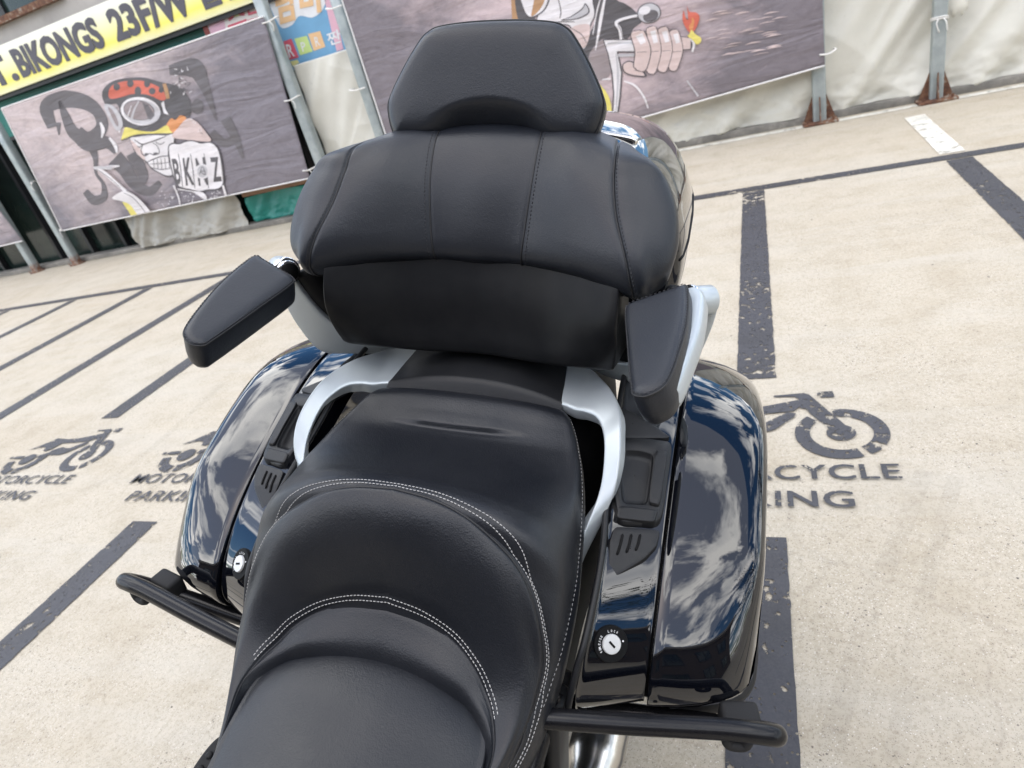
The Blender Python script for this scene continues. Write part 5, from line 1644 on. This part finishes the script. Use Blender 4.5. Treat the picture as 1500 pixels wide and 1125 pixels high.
# rider footrest pad with rubber studs, seen past the seat at the lower left
def peg(s):
    c = np.array([s * .335, .385, .52])
    pts = [(-.045, -.018), (-.02, -.026), (.02, -.026), (.045, -.018), (.05, 0), (.045, .018), (.02, .026), (-.02, .026), (-.045, .018), (-.05, 0)]
    V, Fs = slab(pts, c, EYv, EX * s, EZ, [(.003, -.018), (0, -.014), (0, -.004), (.002, -.0005), (.005, 0)], cap=4, n=60)
    p = mesh('footrest', V, Fs, M['rubber'], BIKE)
    for x, y in ((-.03, 0), (-.01, .012), (-.01, -.012), (.012, .012), (.012, -.012), (.032, 0)):
        q = c + EYv * x + EX * y
        V, Fs = tube_data(np.array([q + EZ * -.002, q + EZ * .003, q + EZ * .0045]), [.006, .006, .003], 12)
        mesh('stud', V, Fs, M['rubber'], p)
    mb = MB(); mb.tube([(s * .17, .39, .50), (s * .31, .385, .515)], .011, 10); mb.build('footrest_arm', M['steel'], p, True)
peg(1); peg(-1)
# tail of the fuel tank, just ahead of the rider pad
V = []
for y, w, z1 in ((.0, .10, .80), (-.05, .145, .86), (-.12, .17, .90), (-.25, .19, .94), (-.38, .18, .94), (-.48, .12, .90)):
    V.append([(w * math.cos(a), y, .72 + (z1 - .72) * max(0, math.sin(a)) ** .8 + .08 * min(0, math.sin(a))) for a in np.linspace(0, 2 * math.pi, 32, endpoint=False)])
GT = np.array([spl(np.array(V)[:, k], 40) for k in range(32)]).transpose(1, 0, 2)
mesh('fuel_tank', GT.reshape(-1, 3), grid_faces(40, 32, False, True) + [tuple(range(32)), tuple(39 * 32 + k for k in range(32))], M['gloss'], BIKE)

# ------------------------------------------------------------------ trees beside the car park, out of frame, mirrored in the side case
def tree(x, y, h, r, label, seed):
    random.seed(seed)
    root = empty('leafy_tree', (x, y, 0), label, 'tree', 'trees beside the car park')
    mb = MB()
    mb.tube(spl([(0, 0, 0), (.05, 0, h * .3), (-.05, .05, h * .6), (0, 0, h * .9)], 16), list(np.linspace(.13, .02, 16)), 8)
    tips = []
    for k in range(26):
        a = random.random() * 6.28
        z0 = h * random.uniform(.25, .7)
        L_ = r * random.uniform(.6, 1.1)
        tip = np.array([math.cos(a) * L_, math.sin(a) * L_, z0 + h * random.uniform(.08, .3)])
        mb.tube(spl([(0, 0, z0), tip * [.5, .5, 1] + [0, 0, -.1 * h], tip], 8), list(np.linspace(.04, .008, 8)), 5)
        tips.append(tip)
    mb.build('trunk', M['bark'], root, True)
    lf = MB()
    for tip in tips:
        for _ in range(170):
            c = tip + np.array([random.gauss(0, r * .2), random.gauss(0, r * .2), random.gauss(0, h * .055)])
            a, e = random.random() * 6.28, random.uniform(-1, 1)
            d = np.array([math.cos(a) * math.cos(e), math.sin(a) * math.cos(e), math.sin(e)]) * random.uniform(.05, .09)
            w = np.cross(d, [random.random(), random.random(), 1]); w = w / np.linalg.norm(w) * .03
            lf.add([c, c + d * .5 + w, c + d, c + d * .5 - w], [(0, 1, 2, 3)])
    mesh('crown', lf.V, lf.F, M['leaf'], root, False, recalc=False)
tree(7.5, -0.5, 5.6, 1.9, 'leafy green tree mirrored in the right side case, nearer the rider', 3)
tree(8.5, 5.0, 6.2, 2.0, 'leafy green tree mirrored in the right side case, nearer the fence', 9)

# ------------------------------------------------------------------ building behind the photographer, mirrored in the black paint
ob = empty('office_building', (0, -6.5, 0), 'low brown building across the car park, mirrored in the black paintwork', 'building')
mb = MB(); mb.box((0, -2, 2.6), (26, 4, 5.2)); mb.build('wall', M['office'], ob)
mb = MB(); mb.box((0, -1.9, 5.32), (26.6, 4.6, .24)); mb.build('roof', M['fascia'], ob)
for k in range(7):
    x = -10.5 + 3.5 * k
    for z in (1.5, 3.9):
        if k == 3 and z < 2: continue
        mb = MB(); mb.box((x, .015, z), (1.8, .03, 1.3)); w_ = mb.build('window', M['glass'], ob)
        mb = MB()
        for dx, dz, sx, sz in ((0, .68, 1.92, .06), (0, -.68, 1.92, .06), (.93, 0, .06, 1.30), (-.93, 0, .06, 1.30), (0, 0, .05, 1.30)):
            mb.box((x + dx, .035, z + dz), (sx, .07, sz))
        mb.build('frame', M['black_frame'], w_)
mb = MB(); mb.box((0, .02, 1.1), (1.5, .04, 2.2)); mb.build('door', M['black_frame'], ob)
